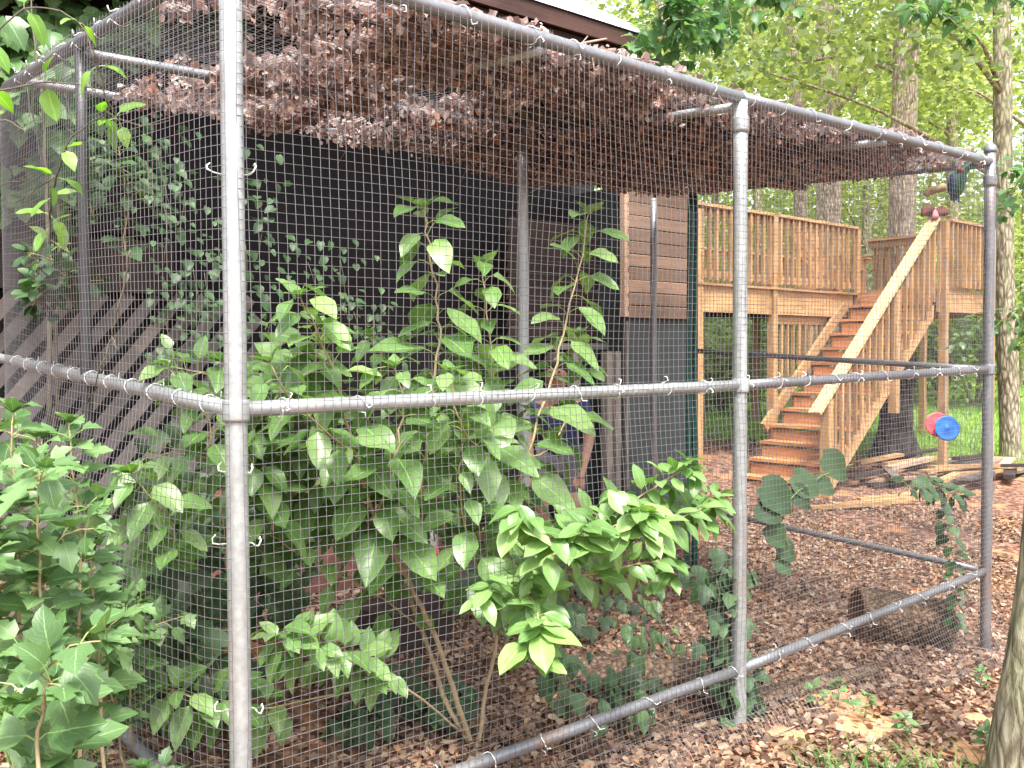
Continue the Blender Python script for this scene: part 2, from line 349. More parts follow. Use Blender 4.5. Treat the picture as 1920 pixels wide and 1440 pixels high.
# ------------------------------------------------------------ SETTING: ground
CLAY = []
for _px, _py, _r in ((1565, 1330, .24), (1620, 1385, .18), (1850, 1355, .12), (1830, 1430, .15), (1480, 1420, .1)):
    _q = (P(_px, _py, 0)-CAM); _q = CAM+_q*((.02-CAM.z)/_q.z); CLAY.append((_q.x, _q.y, _r))
def ground():
    xs = np.unique(np.concatenate([np.linspace(-160, -6, 14), np.arange(-6, 16, .16), np.linspace(16, 200, 26)]))
    ys = np.unique(np.concatenate([np.linspace(-160, -5, 14), np.arange(-5, 10, .16), np.linspace(10, 200, 28)]))
    V = [(x, y, g(x, y)) for y in ys for x in xs]; nx = len(xs)
    F = np.array([(j*nx+i, j*nx+i+1, (j+1)*nx+i+1, (j+1)*nx+i) for j in range(len(ys)-1) for i in range(nx-1)])
    m, n = newmat('forest_floor'); v = coords(n, (1, 1, 1), obj=False)
    vo = nd(n, 'ShaderNodeTexVoronoi'); vo.inputs['Scale'].default_value = 26; n.links.new(v, vo.inputs['Vector'])
    sp = nd(n, 'ShaderNodeSeparateXYZ'); n.links.new(vo.outputs['Color'], sp.inputs[0])
    c = ramp(n, sp.outputs[0], [(0, (.05, .026, .018)), (.4, (.12, .062, .042)), (.75, (.21, .115, .08)), (1, (.30, .19, .14))])
    f = noise_n(n, v, 1.7, 5, .6); c = mix(n, ramp(n, f, [(.54, (0,)*3), (.62, (.85,)*3)]), c, ramp(n, noise_n(n, v, 30, 4), [(.3, (.26, .12, .06)), (.7, (.46, .24, .12))]))
    gx = nd(n, 'ShaderNodeNewGeometry'); s2 = nd(n, 'ShaderNodeSeparateXYZ'); n.links.new(gx.outputs['Position'], s2.inputs[0])
    def mm(op, a, b):
        x = nd(n, 'ShaderNodeMath', operation=op)
        for i, q in enumerate((a, b)):
            if hasattr(q, 'is_output'): n.links.new(q, x.inputs[i])
            else: x.inputs[i].default_value = q
        return x.outputs[0]
    lawn = mm('ADD', mm('SUBTRACT', mm('ADD', s2.outputs[0], mm('MULTIPLY', s2.outputs[1], .9)), 16.0), mm('MULTIPLY', mm('SUBTRACT', noise_n(n, v, .7, 4), .5), 5.))
    gc = ramp(n, noise_n(n, v, 14, 5, .7), [(.3, (.13, .22, .045)), (.7, (.26, .36, .09))])
    c = mix(n, ramp(n, lawn, [(.0, (0,)*3), (.6, (1,)*3)]), c, gc)
    for cx_, cy_, cr_ in CLAY:
        dx = mm('SUBTRACT', s2.outputs[0], cx_); dy = mm('SUBTRACT', s2.outputs[1], cy_); dd = mm('ADD', mm('MULTIPLY', dx, dx), mm('MULTIPLY', dy, dy))
        dn = mm('ADD', mm('DIVIDE', dd, cr_*cr_), mm('MULTIPLY', mm('SUBTRACT', noise_n(n, v, 9, 4), .5), 1.6))
        c = mix(n, ramp(n, dn, [(.6, (1,)*3), (.95, (0,)*3)]), c, ramp(n, noise_n(n, v, 30, 4), [(.3, (.34, .16, .08)), (.7, (.55, .31, .17))]))
    finish(n, c, .95, 0, sp.outputs[1], .6, .02, .1)
    o = link('ground', quadmesh('ground', np.array(V), F, m, None, True)); o['kind'] = 'structure'
ground()

def litter(name, label, n_, sampler, zf, size, mat, curl=.5, flat=.5, parent=None):
    pts = [sampler() for _ in range(n_)]
    V = np.empty((n_*6, 3)); F = np.empty((n_*2, 4), dtype=int); Rn = np.empty(n_*6)
    base = np.array([(-.0, -.5, 0), (.0, .5, 0), (-.34, -.25, 1), (-.3, .3, 1), (.34, -.2, 1), (.28, .33, 1)])
    for i, (x, y) in enumerate(pts):
        s_ = random.uniform(*size); e = Matrix.Rotation(random.uniform(0, 6.28), 3, 'Z') @ Matrix.Rotation(random.gauss(0, flat), 3, 'X') @ Matrix.Rotation(random.gauss(0, flat), 3, 'Y')
        b = base.copy()*random.uniform(.75, 1.2); b[:, 2] = base[:, 2]*random.uniform(-.1, curl)*.5; b[1, 2] += random.uniform(-.1, .25)*curl; b[0, 2] += random.uniform(0, .2)*curl
        V[i*6:i*6+6] = b @ (np.array(e).T)*s_ + np.array((x, y, zf(x, y)+random.uniform(.002, .02)))
        o = i*6; F[i*2] = (o, o+1, o+3, o+2); F[i*2+1] = (o+1, o, o+4, o+5); Rn[o:o+6] = random.random()
    o = link(name, quadmesh(name, V, F, mat, Rn), parent, 'stuff')
    if not parent: tag(o, label, 'dead leaves', kind='stuff')
    return o
def near_sampler():
    while True:
        d = random.uniform(0, 1)**.8*9+1.6; a = YAW+random.uniform(-.62, .50)
        x, y = CAM.x+math.cos(a)*d, CAM.y+math.sin(a)*d
        if any((x-a_)**2+(y-b_)**2 < c_*c_*random.uniform(.4, 1.1) for a_, b_, c_ in CLAY) and random.random() < .85: continue
        if y < 5 and not (x*1+y*.9 > 14) and noise.noise(Vector((x*.9, y*.9, 7))) > -.33+random.uniform(-.12, .12): return x, y
litter('leaf_litter', 'brown and tan dead leaves covering the forest floor in and around the pen', 85000, near_sampler, g, (.016, .046), M['dry'])

tg = MB()
for i in range(420):
    x, y = near_sampler(); a = random.uniform(0, 6.28); L = random.uniform(.05, .32); z = g(x, y)+.012; bd = random.uniform(-.3, .3)
    tg.tube([(x, y, z), (x+math.cos(a)*L*.5, y+math.sin(a)*L*.5, z+random.uniform(0, .015)), (x+math.cos(a+bd)*L, y+math.sin(a+bd)*L, z)], [.0035, .003, .0015], 4)
tag(tg.build('ground_twigs', M['twig']), 'dead twigs scattered over the leaf litter on the ground', 'twigs', kind='stuff')
# bank of red clay at the foot of the house wall
V = []; nx, ny = 50, 12
for j in range(ny+1):
    for i in range(nx+1):
        x = .8+i*2.8/nx; y = 2.3+j*.9/ny; t = j/ny
        V.append((x, y, g(x, y)-.06+.62*sstep(0, .8, t)*sstep(.8, 1.3, x)*sstep(3.6, 2.6, x)*1.+.05*noise.noise(Vector((x*4, y*4, 1)))))
F = np.array([(j*(nx+1)+i, j*(nx+1)+i+1, (j+1)*(nx+1)+i+1, (j+1)*(nx+1)+i) for j in range(ny) for i in range(nx)])
o = link('earth_bank', quadmesh('earth_bank', np.array(V), F, M['clay'], None, True)); o['kind'] = 'structure'

# ------------------------------------------------------------ HOUSE
house = thing('house', 'dark brown timber house wall and eave with a white metal roof behind the pen', 'house')
WY = 3.7
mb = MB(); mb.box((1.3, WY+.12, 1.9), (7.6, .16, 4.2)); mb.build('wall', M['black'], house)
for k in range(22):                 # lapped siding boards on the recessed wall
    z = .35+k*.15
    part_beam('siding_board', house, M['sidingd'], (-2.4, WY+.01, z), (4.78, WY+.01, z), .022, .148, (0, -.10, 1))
# brown siding of the projecting bay at the right
mb = MB(); mb.box((5.13, 3.5, 1.45), (.80, .88, 3.0)); mb.build('bay_wall', M['slate'], house)
mb = MB(); mb.box((5.13, 3.052, 2.46), (.78, .006, 1.16)); mb.build('bay_gap_shade', M['sidingm'], house)  # dark sheet standing in for the shadow lines between the boards
for k in range(11):
    z = 1.94+k*.104
    part_beam('siding_board', house, M['siding'], (4.735, 3.02, z), (5.53, 3.02, z), .02, .092, (0, -.35, 1))
part_beam('corner_board', house, M['siding'], (4.72, 3.035, 1.9), (4.72, 3.035, 3.0), .05, .05, (0, 1, 0))
for k in range(9):                  # boards left of the bay, recess dimness put into their colour
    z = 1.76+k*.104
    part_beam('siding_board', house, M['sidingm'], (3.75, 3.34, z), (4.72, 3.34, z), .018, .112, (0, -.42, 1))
part_beam('ledge', house, M['lattice'], (3.85, 3.25, 1.66), (4.7, 3.25, 1.66), .08, .05)
for x_, y_ in ((4.30, 3.2), (4.58, 3.1), (4.66, 3.08)):
    part_beam('wall_post', house, M['lattice'], (x_, y_, .2), (x_, y_, 1.62), .06, .07, (0, 1, 0))
part_beam('panel_edge', house, M['lattice'], (4.74, 3.03, .5), (4.74, 3.03, 1.86), .02, .02, (0, 1, 0))
# eave: fascia boards, soffit, white metal roof with a rake edge
EY = 2.6; ec = P(1192, 66, EY); ez = ec.z; ex = ec.x
part_beam('fascia_board', house, M['fascia'], (-3.5, EY, ez-.055), (ex, EY, ez-.055), .03, .11)
part_beam('fascia_board', house, M['fascia'], (-3.5, EY+.05, ez-.20), (ex-.03, EY+.05, ez-.20), .03, .17)
part_beam('rafter_beam', house, M['fascia'], (-3.5, EY+.25, ez-.26), (ex-.12, EY+.25, ez-.26), .06, .16)
mb = MB(); mb.box(((ex-3.5)/2, EY+.7, ez-.08), (ex+3.4, 1.25, .03)); mb.build('soffit', M['fascia'], house)
sl_ = math.tan(R(31)); mb = MB()
A_ = Vector((-3.5, EY-.03, ez+.012)); 
mb.add([(-3.5, EY-.03, ez+.01), (ex+.02, EY-.03, ez+.01), (ex+.02, EY+4, ez+.01+4.03*sl_), (-3.5, EY+4, ez+.01+4.03*sl_),
        (-3.5, EY-.03, ez+.035), (ex+.02, EY-.03, ez+.035), (ex+.02, EY+4, ez+.035+4.03*sl_), (-3.5, EY+4, ez+.035+4.03*sl_)],
       [(0, 3, 2, 1), (4, 5, 6, 7), (0, 1, 5, 4), (1, 2, 6, 5), (2, 3, 7, 6), (3, 0, 4, 7)]); mb.build('metal_roof', M['roof'], house)
for k in range(18):
    x_ = ex-.1-k*.41
    part_beam('roof_seam', house, M['roof'], (x_, EY-.02, ez+.047), (x_, EY+4, ez+.047+4.02*sl_), .03, .022)
part_beam('rake_board', house, M['fascia'], (ex+.035, EY, ez-.05), (ex+.035, EY+4, ez-.05+4*sl_), .025, .16)
# taller wing behind, its red brown gable boards show right of the roof
for k in range(12):
    part_beam('gable_board', house, M['fascia'], (3.6, 7.3+.002*k, ez+.9+k*.24), (7.9, 7.3+.002*k, ez+.9+k*.24), .03, .235)
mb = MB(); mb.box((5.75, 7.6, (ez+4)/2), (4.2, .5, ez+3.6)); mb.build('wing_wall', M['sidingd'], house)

# horizontal brown skirt board above the lattice and the diagonal lattice under it
skirt = thing('lattice_panel', 'weathered grey diagonal lattice skirting under the house left of the pen', 'lattice')
ly = 3.45; lx0, lx1, lz0, lz1 = -2.2, 1.75, .25, 1.96
part_beam('top_board', skirt, M['sidingm'], (lx0-.6, ly, lz1+.16), (1.2, ly, lz1+.16), .05, .30)
part_beam('top_board', skirt, M['sidingd'], (lx0-.6, ly, lz1+.50), (1.2, ly, lz1+.50), .05, .30)
s = .15; k = -40
slat_ang = R(50); ct, st = math.cos(slat_ang), math.sin(slat_ang); H = lz1-lz0
x = lx0-H*ct/st
while x < lx1:
    # slat rises to the right from (x, lz0); clip to the panel
    a0 = max(0, lx0-x); xe = min(lx1, x+H*ct/st)
    p0 = Vector((x+a0, ly, lz0+a0*st/ct)); p1 = Vector((xe, ly, lz0+(xe-x)*st/ct))
    if (p1-p0).length > .1: part_beam('slat', skirt, M['lattice'], p0, p1, .012, .068, (-st, 0, ct))
    x += s
mb = MB(); mb.box(((lx0+lx1)/2, ly+.09, (lz0+lz1)/2), (lx1-lx0, .02, H)); mb.build('shade_sheet', M['black'], skirt)  # black sheet standing in for the darkness behind the slats

# ------------------------------------------------------------ THE PEN (wire aviary)
XB, XC, SY = 2.087, 4.307, .0556
ZT, ZM, ZB = (2.597, 2.576, 2.609), (1.465, 1.475, 1.507), (.3475, .3525, .41)
def zz(Zs, x, y=0):
    if x < XB: z = Zs[0]+(Zs[1]-Zs[0])*x/XB
    else: z = Zs[1]+(Zs[2]-Zs[1])*(x-XB)/(XC-XB)
    return z+SY*y
pen = thing('aviary', 'galvanised pipe aviary walled and roofed with square wire mesh', 'aviary')
def pipe(name, a, b, r, mat='pipe', n=20, sag=0):
    a, b = Vector(a), Vector(b); k = 9
    pts = [a.lerp(b, i/(k-1))+Vector((0, 0, -sag*math.sin(math.pi*i/(k-1)))) for i in range(k)]
    mb = MB(); mb.tube(pts, r, n); return mb.build(name, M[mat], pen, True)
for x_, mt, top in ((0, 'pipe', .02), (XB, 'pipe', -.0), (XC, 'rail', .06)):
    po = pipe('post', (x_, 0, -.25), (x_, 0, zz(ZT, x_)+top), .028, mt)
    if x_ > 1: 
        mb = MB(); mb.lathe([(.033, 0), (.034, .01), (.034, .05), (.033, .06)], (x_, 0, zz(ZT, x_)-.12), 18); mb.build('clamp', M[mt], po, True)
    mb = MB(); mb.lathe([(.033, 0), (.034, .008), (.034, .05), (.033, .055)], (x_, 0, zz(ZM, x_)-.03), 18); mb.build('clamp', M[mt], po, True)
mb = MB(); mb.lathe([(.031, 0), (.034, .01), (.03, .035), (.012, .05)], (XC, 0, zz(ZT, XC)+.06), 16); mb.build('post_cap', M['rail'], po, True)
BY = 1.965
pipe('post', (0, 1.17, .1), (0, 1.17, zz(ZT, 0, 1.17)), .019, 'raild'); pipe('post', (1.99, 1.17, .1), (1.99, 1.17, zz(ZT, 2, 1.17)), .027, 'pipe')
pipe('post', (4.02, 2.12, .1), (4.02, 2.12, 2.66), .022, 'rail')
for x_, r_ in ((4.225, .020), (4.272, .022)):
    o = pipe('corner_post', (x_, BY+(.03 if x_ < 4.25 else 0), .0), (x_, BY, 2.69), r_, 'green'); o['label'] = 'dark green painted back corner post'
TR = .0235
for a, b in ((0, XB), (XB, XC)):
    pipe('top_rail', (a, 0, zz(ZT, a)+.012), (b, 0, zz(ZT, b)+.012), TR, 'rail')
    pipe('middle_rail', (a+.03, 0, zz(ZM, a)), (b-.03, 0, zz(ZM, b)), .0205, 'pipe' if a == 0 else 'rail')
    pipe('bottom_rail', (a+.03, 0, zz(ZB, a)), (b-.03, 0, zz(ZB, b)), .0205, 'rail')
pipe('top_rail', (0, 0, zz(ZT, 0)), (0, 2.13, zz(ZT, 0, 2.13)), .022, 'rail'); pipe('middle_rail', (0, .03, zz(ZM, 0)), (0, 3.2, zz(ZM, 0, 3.2)), .0205, 'pipe')
pipe('bottom_rail', (0, .03, zz(ZB, 0)), (0, 2.13, zz(ZB, 0, 2.0)), .0205, 'rail')
for Zs, r_ in ((ZT, .0185), (ZM, .017), (ZB, .017)): pipe('end_rail', (XC, .03, zz(Zs, XC)), (XC, BY, zz(Zs, XC, BY)), r_, 'rail')
for x_ in (XB/2, XB, (XB+XC)/2): pipe('cross_rail', (x_, .0, zz(ZT, x_)-.02), (x_, BY, zz(ZT, x_, BY)+.03), .0175, 'pipe', sag=.0)
for a, b in ((0, XB), (XB, XC)): pipe('purlin', (a, 1.17, zz(ZT, a, 1.17)-.035+(.05 if a else 0)), (b, 1.17, zz(ZT, b, 1.17)+.015), .0175, 'rail')
pipe('back_rail', (0, BY, zz(ZT, 0, BY)), (XC, BY, zz(ZT, XC, BY)), .018, 'rail')

def wirepanel(name, fn, U, Vn, su, sv, rad=.00098, r0=0):
    """fn(u,v)->3D; wires at every inch both ways, drawn as 3-sided rods"""
    Vv, Ff, Rr = [], [], []; o = 0
    def run(line):
        nonlocal o
        Pn = np.array(line); k = len(Pn); T = np.gradient(Pn, axis=0); T /= np.linalg.norm(T, axis=1)[:, None]+1e-9
        ref = np.array((.31, .87, .38)) if abs(T[0][2]) > .5 else np.array((0.05, .2, 1.))
        A = np.cross(T, ref); A /= np.linalg.norm(A, axis=1)[:, None]+1e-9; B = np.cross(T, A)
        ring = [Pn+rad*(A*math.cos(q)+B*math.sin(q)) for q in (0, 2.094, 4.189)]
        Vv.append(np.stack(ring, 1).reshape(-1, 3)); i = np.arange(k-1)[:, None]*3
        for j in range(3): Ff.append(np.concatenate([i+j, i+(j+1) % 3, i+3+(j+1) % 3, i+3+j], 1)+o)
        Rr.append(np.full(k*3, random.random())); o += k*3
    nu, nv = int(U/.0254), int(Vn/.0254)
    for i in range(nu+1): u = i*.0254; run([fn(u, v) for v in np.linspace(0, Vn, sv)])
    for j in range(nv+1): v = j*.0254; run([fn(u, v) for u in np.linspace(0, U, su)])
    return link(name, quadmesh(name, np.concatenate(Vv), np.concatenate(Ff), M['wire'], np.concatenate(Rr)), pen, 'stuff')
def nz(a, b, c=0., s=1.): return noise.noise(Vector((a*s, b*s, c)))
ZLO = -.02
def f_front(u, v):
    x = u; z = ZLO+v; y = -.034
    b = .35; y -= .012*math.sin(math.pi*min(1, max(0, (z-.38)/1.07)))+.024*nz(x, z, 1, 1.6)+.006*nz(x, z, 7, 5)
    if z < b: y -= .16*((b-z)/b)**1.6
    zo = z+.012*nz(x, z, 5, 1.1)+.05*max(0, (b-z))*math.sin(x*1.7)
    if z < .36: zo = max(z, g(x, y)-.01+z*.8-.02) if z < .2 else zo
    return (x+.008*nz(x, z, 9, 1.6), y, zo)
wirepanel('wire_mesh', f_front, XC, 2.60, 60, 34)
def f_left(u, v):                   # bows outward and lies looser below the middle rail
    y = u; z = ZLO+v; t = u/2.1
    bow = .085*math.sin(math.pi*min(1, t))**.6
    x = -.034-bow*(.75+.25*nz(y, z, 2, 1.2)) - (.10*math.sin(math.pi*min(1, max(0, z)/1.45)) * math.sin(math.pi*min(1, t))**.7 if z < 1.45 else 0)
    return (x, y-.034*(1-t), z+SY*y*.9+.015*nz(y, z, 3, 1.3)-.03*math.sin(math.pi*t)*(1 if z < 1.4 else .3))
wirepanel('wire_mesh', f_left, 2.13, 2.60, 34, 34)
wirepanel('wire_mesh', lambda u, v: (XC+.025+.008*nz(u, v, 4, 1.5), u, ZLO+v+SY*u), BY, 2.60, 20, 20, .0009)
def zroof(x, y):
    fx = (x % (XB/2))/(XB/2); fy = (y % 1.17)/1.17
    return zz(ZT, min(x, XC), y)+.022-.05*math.sin(math.pi*fx)*math.sin(math.pi*min(1, fy))-.06*sstep(1.0, 1.8, y)*math.sin(math.pi*min(1, x/XC))*sstep(1.8, 2.6, x)
wirepanel('roof_mesh', lambda u, v: (u, v, zroof(u, v)), XC, BY, 44, 22, .0011)

# wire ties
def tie_mesh(r_, ends, thick=.0017):
    mb = MB(); pts = []
    for i in range(15):
        a = -2.6+5.2*i/14+math.pi/2; pts.append((0, -math.sin(a)*-r_, math.cos(a)*r_))
    c = [(.004*math.sin(i), -r_*math.cos(-2.5+5.0*i/14), r_*math.sin(-2.5+5.0*i/14)) for i in range(15)]
    c = [(x, -y, z) for x, y, z in c]
    mb.tube(c, thick, 5)
    for s_ in (-1, 1):
        e = c[0] if s_ < 0 else c[-1]; mb.tube([e, (e[0]+.006, e[1]-.012, e[2]-.006*s_), (e[0]+.012, e[1]-.018, e[2]+.008*s_), (e[0]+.004, e[1]-.016, e[2]+.012*s_)], thick, 5)
    return mb.mesh('tie_wire', M['tie'], True)
TM = [tie_mesh(.025, 1), tie_mesh(.0245, 1, .0015)]; TT = tie_mesh(.0275, 1, .0019)
def tie(loc, rot=(0, 0, 0), me=None, sc=1):
    o = link('tie_wire', me or random.choice(TM), pen, loc=loc); o.rotation_euler = rot; o.scale = (sc,)*3
def ties(Zs, x0, x1, gap, y=0, me=None, up=0):
    x = x0
    while x < x1: tie((x, y-.004, zz(Zs, x)+up), (random.uniform(-1.3, 1.3), random.uniform(-.4, .4), random.uniform(-.5, .5)), me, random.uniform(.93, 1.06)); x += gap*random.uniform(.8, 1.25)
ties(ZM, .12, XC-.05, .21); ties(ZB, .6, XC-.05, .24); ties(ZT, .5, XC-.05, .23, 0, TT, .012)
for i in range(11): tie((0, .16+.19*i, zz(ZM, 0, .16+.19*i)), (random.uniform(-.3, .3), 0, math.pi/2+random.uniform(-.2, .2)))
for i in range(10): tie((0, .2+.19*i, zz(ZT, 0, .2+.19*i)), (0, random.uniform(-.9, .9), -math.pi/2+random.uniform(-.4, .4)), TT)
for py, w1 in ((321, 45), (1018, 42), (1332, 43), (882, 30)):       # long ties that hold the mesh to the near corner post
    zc = P(440, py, 0).z; mb = MB(); sx = 1.0 if w1 > 35 else .7
    ax = Vector((RT.x, RT.y, 0)).normalized(); fo = Vector((FW.x, FW.y, 0)).normalized()
    q = [ax*(s_*.058*sx)+fo*yy+Vector((0, 0, dz)) for s_, yy, dz in ((-.97, -.0, .020), (-1.05, -.012, .012), (-1, -.02, .002), (-.8, -.004, -.004), (-.55, .015, -.006), (0, .038, -.006), (.55, .02, -.006), (.8, -.004, -.008), (1, -.02, -.004), (1.07, -.016, .008), (1.0, -.01, .016), (.93, -.01, .01))]
    mb.tube([Vector((0, 0, zc))+p for p in q], .0021, 6); mb.build('tie_wire', M['tie'], pen, True)

# ------------------------------------------------------------ dead leaves on the roof mesh
def roofz(x, y): return zroof(x, y)+random.uniform(-.015, .03)
def roof_sampler():
    while True:
        x = random.uniform(.0, XC); y = random.uniform(0.02, BY)
        n1 = noise.noise(Vector((x*1.6, y*1.6, 11))); n2 = noise.noise(Vector((x*4.5, y*5.5, 4)))
        dens = .55+1.3*n1+1.0*n2
        if x < .75: dens -= .55*(1-x/.75)
        if y > 1.22 and x < 1.9: dens = .15
        if y > 1.25 and x > 2.2: dens += .5
        if x > 1.5 and (.5 < y < .95 or (x > XB and .25 < y < 1.6)) and x < XC-.4: dens = min(dens, .09)
        if x < .35 and y > .3: dens -= .3
        if y < .12: dens -= .35
        if x > XB+.2 and y > .15: dens += .35
        if random.random() < dens: return x, y
lt = litter('roof_leaf_litter', 'thick tangle of dead brown leaves caught on the wire roof of the aviary', 30000, roof_sampler, roofz, (.013, .052), M['dryroof'], 1.2, .9)
def hang_sampler():
    while True:
        x, y = roof_sampler()
        if noise.noise(Vector((x*3, y*3, 8))) > -.1: return x, y
def dark_sampler():
    while True:
        x = random.uniform(1.5, XC); y = random.uniform(.3, BY)
        if random.random() < (1. if (.45 < y < 1.0 or (x > XB and .25 < y < 1.5)) and x < XC-.5 else .12): return x, y
litter('roof_leaf_litter', 'packed dead leaves over the far half of the aviary roof, shade put into their colour', 24000, dark_sampler, lambda x, y: roofz(x, y)+.01, (.03, .07), M['roofshade'], .8, .4)  # near-black layer added where the roof leaves lie in shade
litter('roof_leaf_litter', 'loose curled dead leaves poking down through the wire roof of the aviary', 9000, hang_sampler, lambda x, y: zroof(x, y)-random.uniform(0, .05), (.014, .036), M['dryroof'], 1.4, 1.3)
def rail_sampler():
    while True:
        if random.random() < .55:
            x = random.choice((XB/2, XB, (XB+XC)/2))+random.gauss(0, .035); y = random.uniform(.32, BY)
            if random.random() < .25+noise.noise(Vector((x*2, y*3.5, 2)))*1.5+y*.35: return x, y
        else:
            x = random.uniform(.45, XC); y = 1.17+random.gauss(0, .04)
            if random.random() < .5+noise.noise(Vector((x*3, 5, 2))): return x, y
litter('roof_leaf_litter', 'dead leaves snagged along the pipes that cross under the aviary roof', 5200, rail_sampler, lambda x, y: zz(ZT, x, y)-random.uniform(.0, .06), (.02, .045), M['dryroof'], 1.3, 1.2)
tw = MB()
for i in range(260):
    x, y = roof_sampler(); a = random.uniform(0, 6.28); L = random.uniform(.05, .3); z = zroof(x, y)
    tw.tube([(x, y, z+.01), (x+math.cos(a)*L*.5, y+math.sin(a)*L*.5, z+random.uniform(-.03, .05)), (x+math.cos(a)*L, y+math.sin(a)*L, z+random.uniform(-.10, .05))], [.002, .0016, .001], 4)
tag(tw.build('twig_litter', M['twig']), 'thin dead twigs tangled in the leaves on the aviary roof', 'twigs', kind='stuff')
for pts, lb in ((((1065, 93), (1090, 82), (1137, 73)), 'short bare forked twig lying across the top rail near its middle'), (((1178, 108), (1200, 112), (1235, 118)), 'small curved bare twig on the top rail left of the middle post')):
    mb = MB(); mb.tube(smooth_pts([P(a, b, -.0+.03*i) for i, (a, b) in enumerate(pts)]), .004, 5); q = P(*pts[1], .03)
    mb.tube([q, q+Vector((.05, .02, .04))], .0025, 4); tag(mb.build('twig', M['twig'], smooth=True), lb, 'twig')

# ------------------------------------------------------------ DECK AND STAIRS
DZ = 2.37; YF, YR = 4.39, 3.30
deck = thing('deck', 'raised treated pine deck with baluster railings behind the aviary', 'deck')
def B(name, a, b, w_, h_, mat='deckh', up=(0, 0, 1), parent=None): return part_beam(name, parent or deck, M[mat], a, b, w_, h_, up)
B('rim_joist', (7.2, YF, DZ-.17), (10.52, YF, DZ-.17), .04, .29); B('rim_joist', (10.66, YR+.02, DZ-.15), (12.03, YR+.02, DZ-.15), .04, .25)
B('rim_joist', (10.60, YR+.06, DZ-.17), (10.60, YF-.04, DZ-.17), .04, .29, 'stair'); B('rim_joist', (14.0, 5.0, DZ-.17), (14.0, 7.2, DZ-.17), .04, .29); B('rim_joist', (12.05, YR, DZ-.17), (12.05, 5.0, DZ-.17), .04, .29)
for i in range(27):                 # floor boards, run along x
    y = YR+.08+i*.145; x0 = 10.58 if y < YF else 7.2
    B('floor_board', (x0, y, DZ-.012), (14.0 if y > 5 else 12.05, y, DZ-.012), .138, .026)
for i in range(15): B('joist', (7.5+i*.43, YF+.05 if 7.5+i*.43 < 10.6 else (YR+.06 if 7.5+i*.43 < 12 else 5.05), DZ-.13), (7.5+i*.43, 7.1, DZ-.13), .04, .19, 'sidingd')
pm = MB(); pm.box((0, 0, 0), (.089, .089, 1)); PM = pm.mesh('post', M['deck'])
bm_ = MB(); bm_.box((0, 0, 0), (.036, .036, .80)); BM_ = bm_.mesh('baluster', M['deck'])
def post(x, y, z0, z1, nm='post'): o = link(nm, PM, deck, loc=(x, y, (z0+z1)/2)); o.scale = (1, 1, z1-z0); return o
for x in (8.75, 10.62): post(x, YF-.005, g(x, YF)-.2 if x < 10 else DZ-.3, DZ+.83)
post(7.35, YF-.005, g(7.35, YF)-.2, DZ+.80)
post(10.72, YR-.03, g(10.7, YR)-.2, DZ+.83); post(12.03, YR-.03, g(12., YR)-.2, DZ+.83)
for x, y in ((11.9, 4.6), (13.9, 5.1), (10.6, 6.9), (8.0, 6.9), (12.0, 6.9)): post(x, y, g(x, y)-.2, DZ-.2)
def railing(a, b, cap='deckh', gap=.125, skip=0, z0=DZ):
    a, b = Vector((*a, 0)), Vector((*b, 0)); L = (b-a).length; t = (b-a)/L; up = Vector((0, 0, 1)); s_ = t.cross(up)
    B('rail_cap', a+up*(z0+.845), b+up*(z0+.845), .14, .034, cap); B('top_rail', a+up*(z0+.775), b+up*(z0+.775), .038, .085); B('bottom_rail', a+up*(z0+.10), b+up*(z0+.10), .038, .085)
    n_ = int(L/gap)
    for i in range(n_):
        p = a+t*(gap*(i+.5)); o = link('baluster', BM_, deck, loc=p-s_*(-.037)+up*(z0+.435)); o.rotation_euler = (0, 0, math.atan2(t.y, t.x))
railing((7.2, YF+.0), (8.70, YF+.0)); railing((8.80, YF), (10.57, YF)); railing((10.78, YR-.03), (11.97, YR-.03)); railing((12.05, 3.4), (12.05, 5.0)); railing((12.1, 5.0), (13.95, 5.0), 'deckh')
railing((14.0, 5.05), (14.0, 7.1), 'cap', .6); railing((8.0, 7.15), (14.0, 7.15), 'cap', .14)
for y in (5.2, 5.75, 7.0): o = post(14.0, y, DZ-.3, DZ+.8); 
# infill balusters under the rim, left of the stairs
B('rim_board', (8.80, YF+.06, DZ-.37), (10.4, YF+.06, DZ-.37), .035, .10)
for i in range(13):
    x = 8.90+i*.125; zlo = .05+.18*((x-7.78)/.2133)+.02
    if DZ-.42-zlo > .08:
        o = link('baluster', BM_, deck, loc=(x, YF+.06, (DZ-.42+zlo)/2)); o.scale = (1, 1, (DZ-.42-zlo)/.8)
stairs = thing('staircase', 'orange brown wooden staircase climbing to the deck with a pale sloping handrail', 'staircase')
RUN, X0, Z0 = .2133, 7.78, .049
for k in range(-1, 14):
    xk = X0+k*RUN; zk = Z0+k*.18
    if k < 13 and k > -1:
        for j in range(2): B('tread', (xk-.02+.07+j*.14, 3.36, zk-.018), (xk-.02+.07+j*.14, 4.32, zk-.018), .134, .034, 'stair', parent=stairs)
    if k >= 0: B('riser', (xk+.015, 3.385, zk-.13), (xk+.015, 4.30, zk-.13), .02, .135, 'stair', parent=stairs)
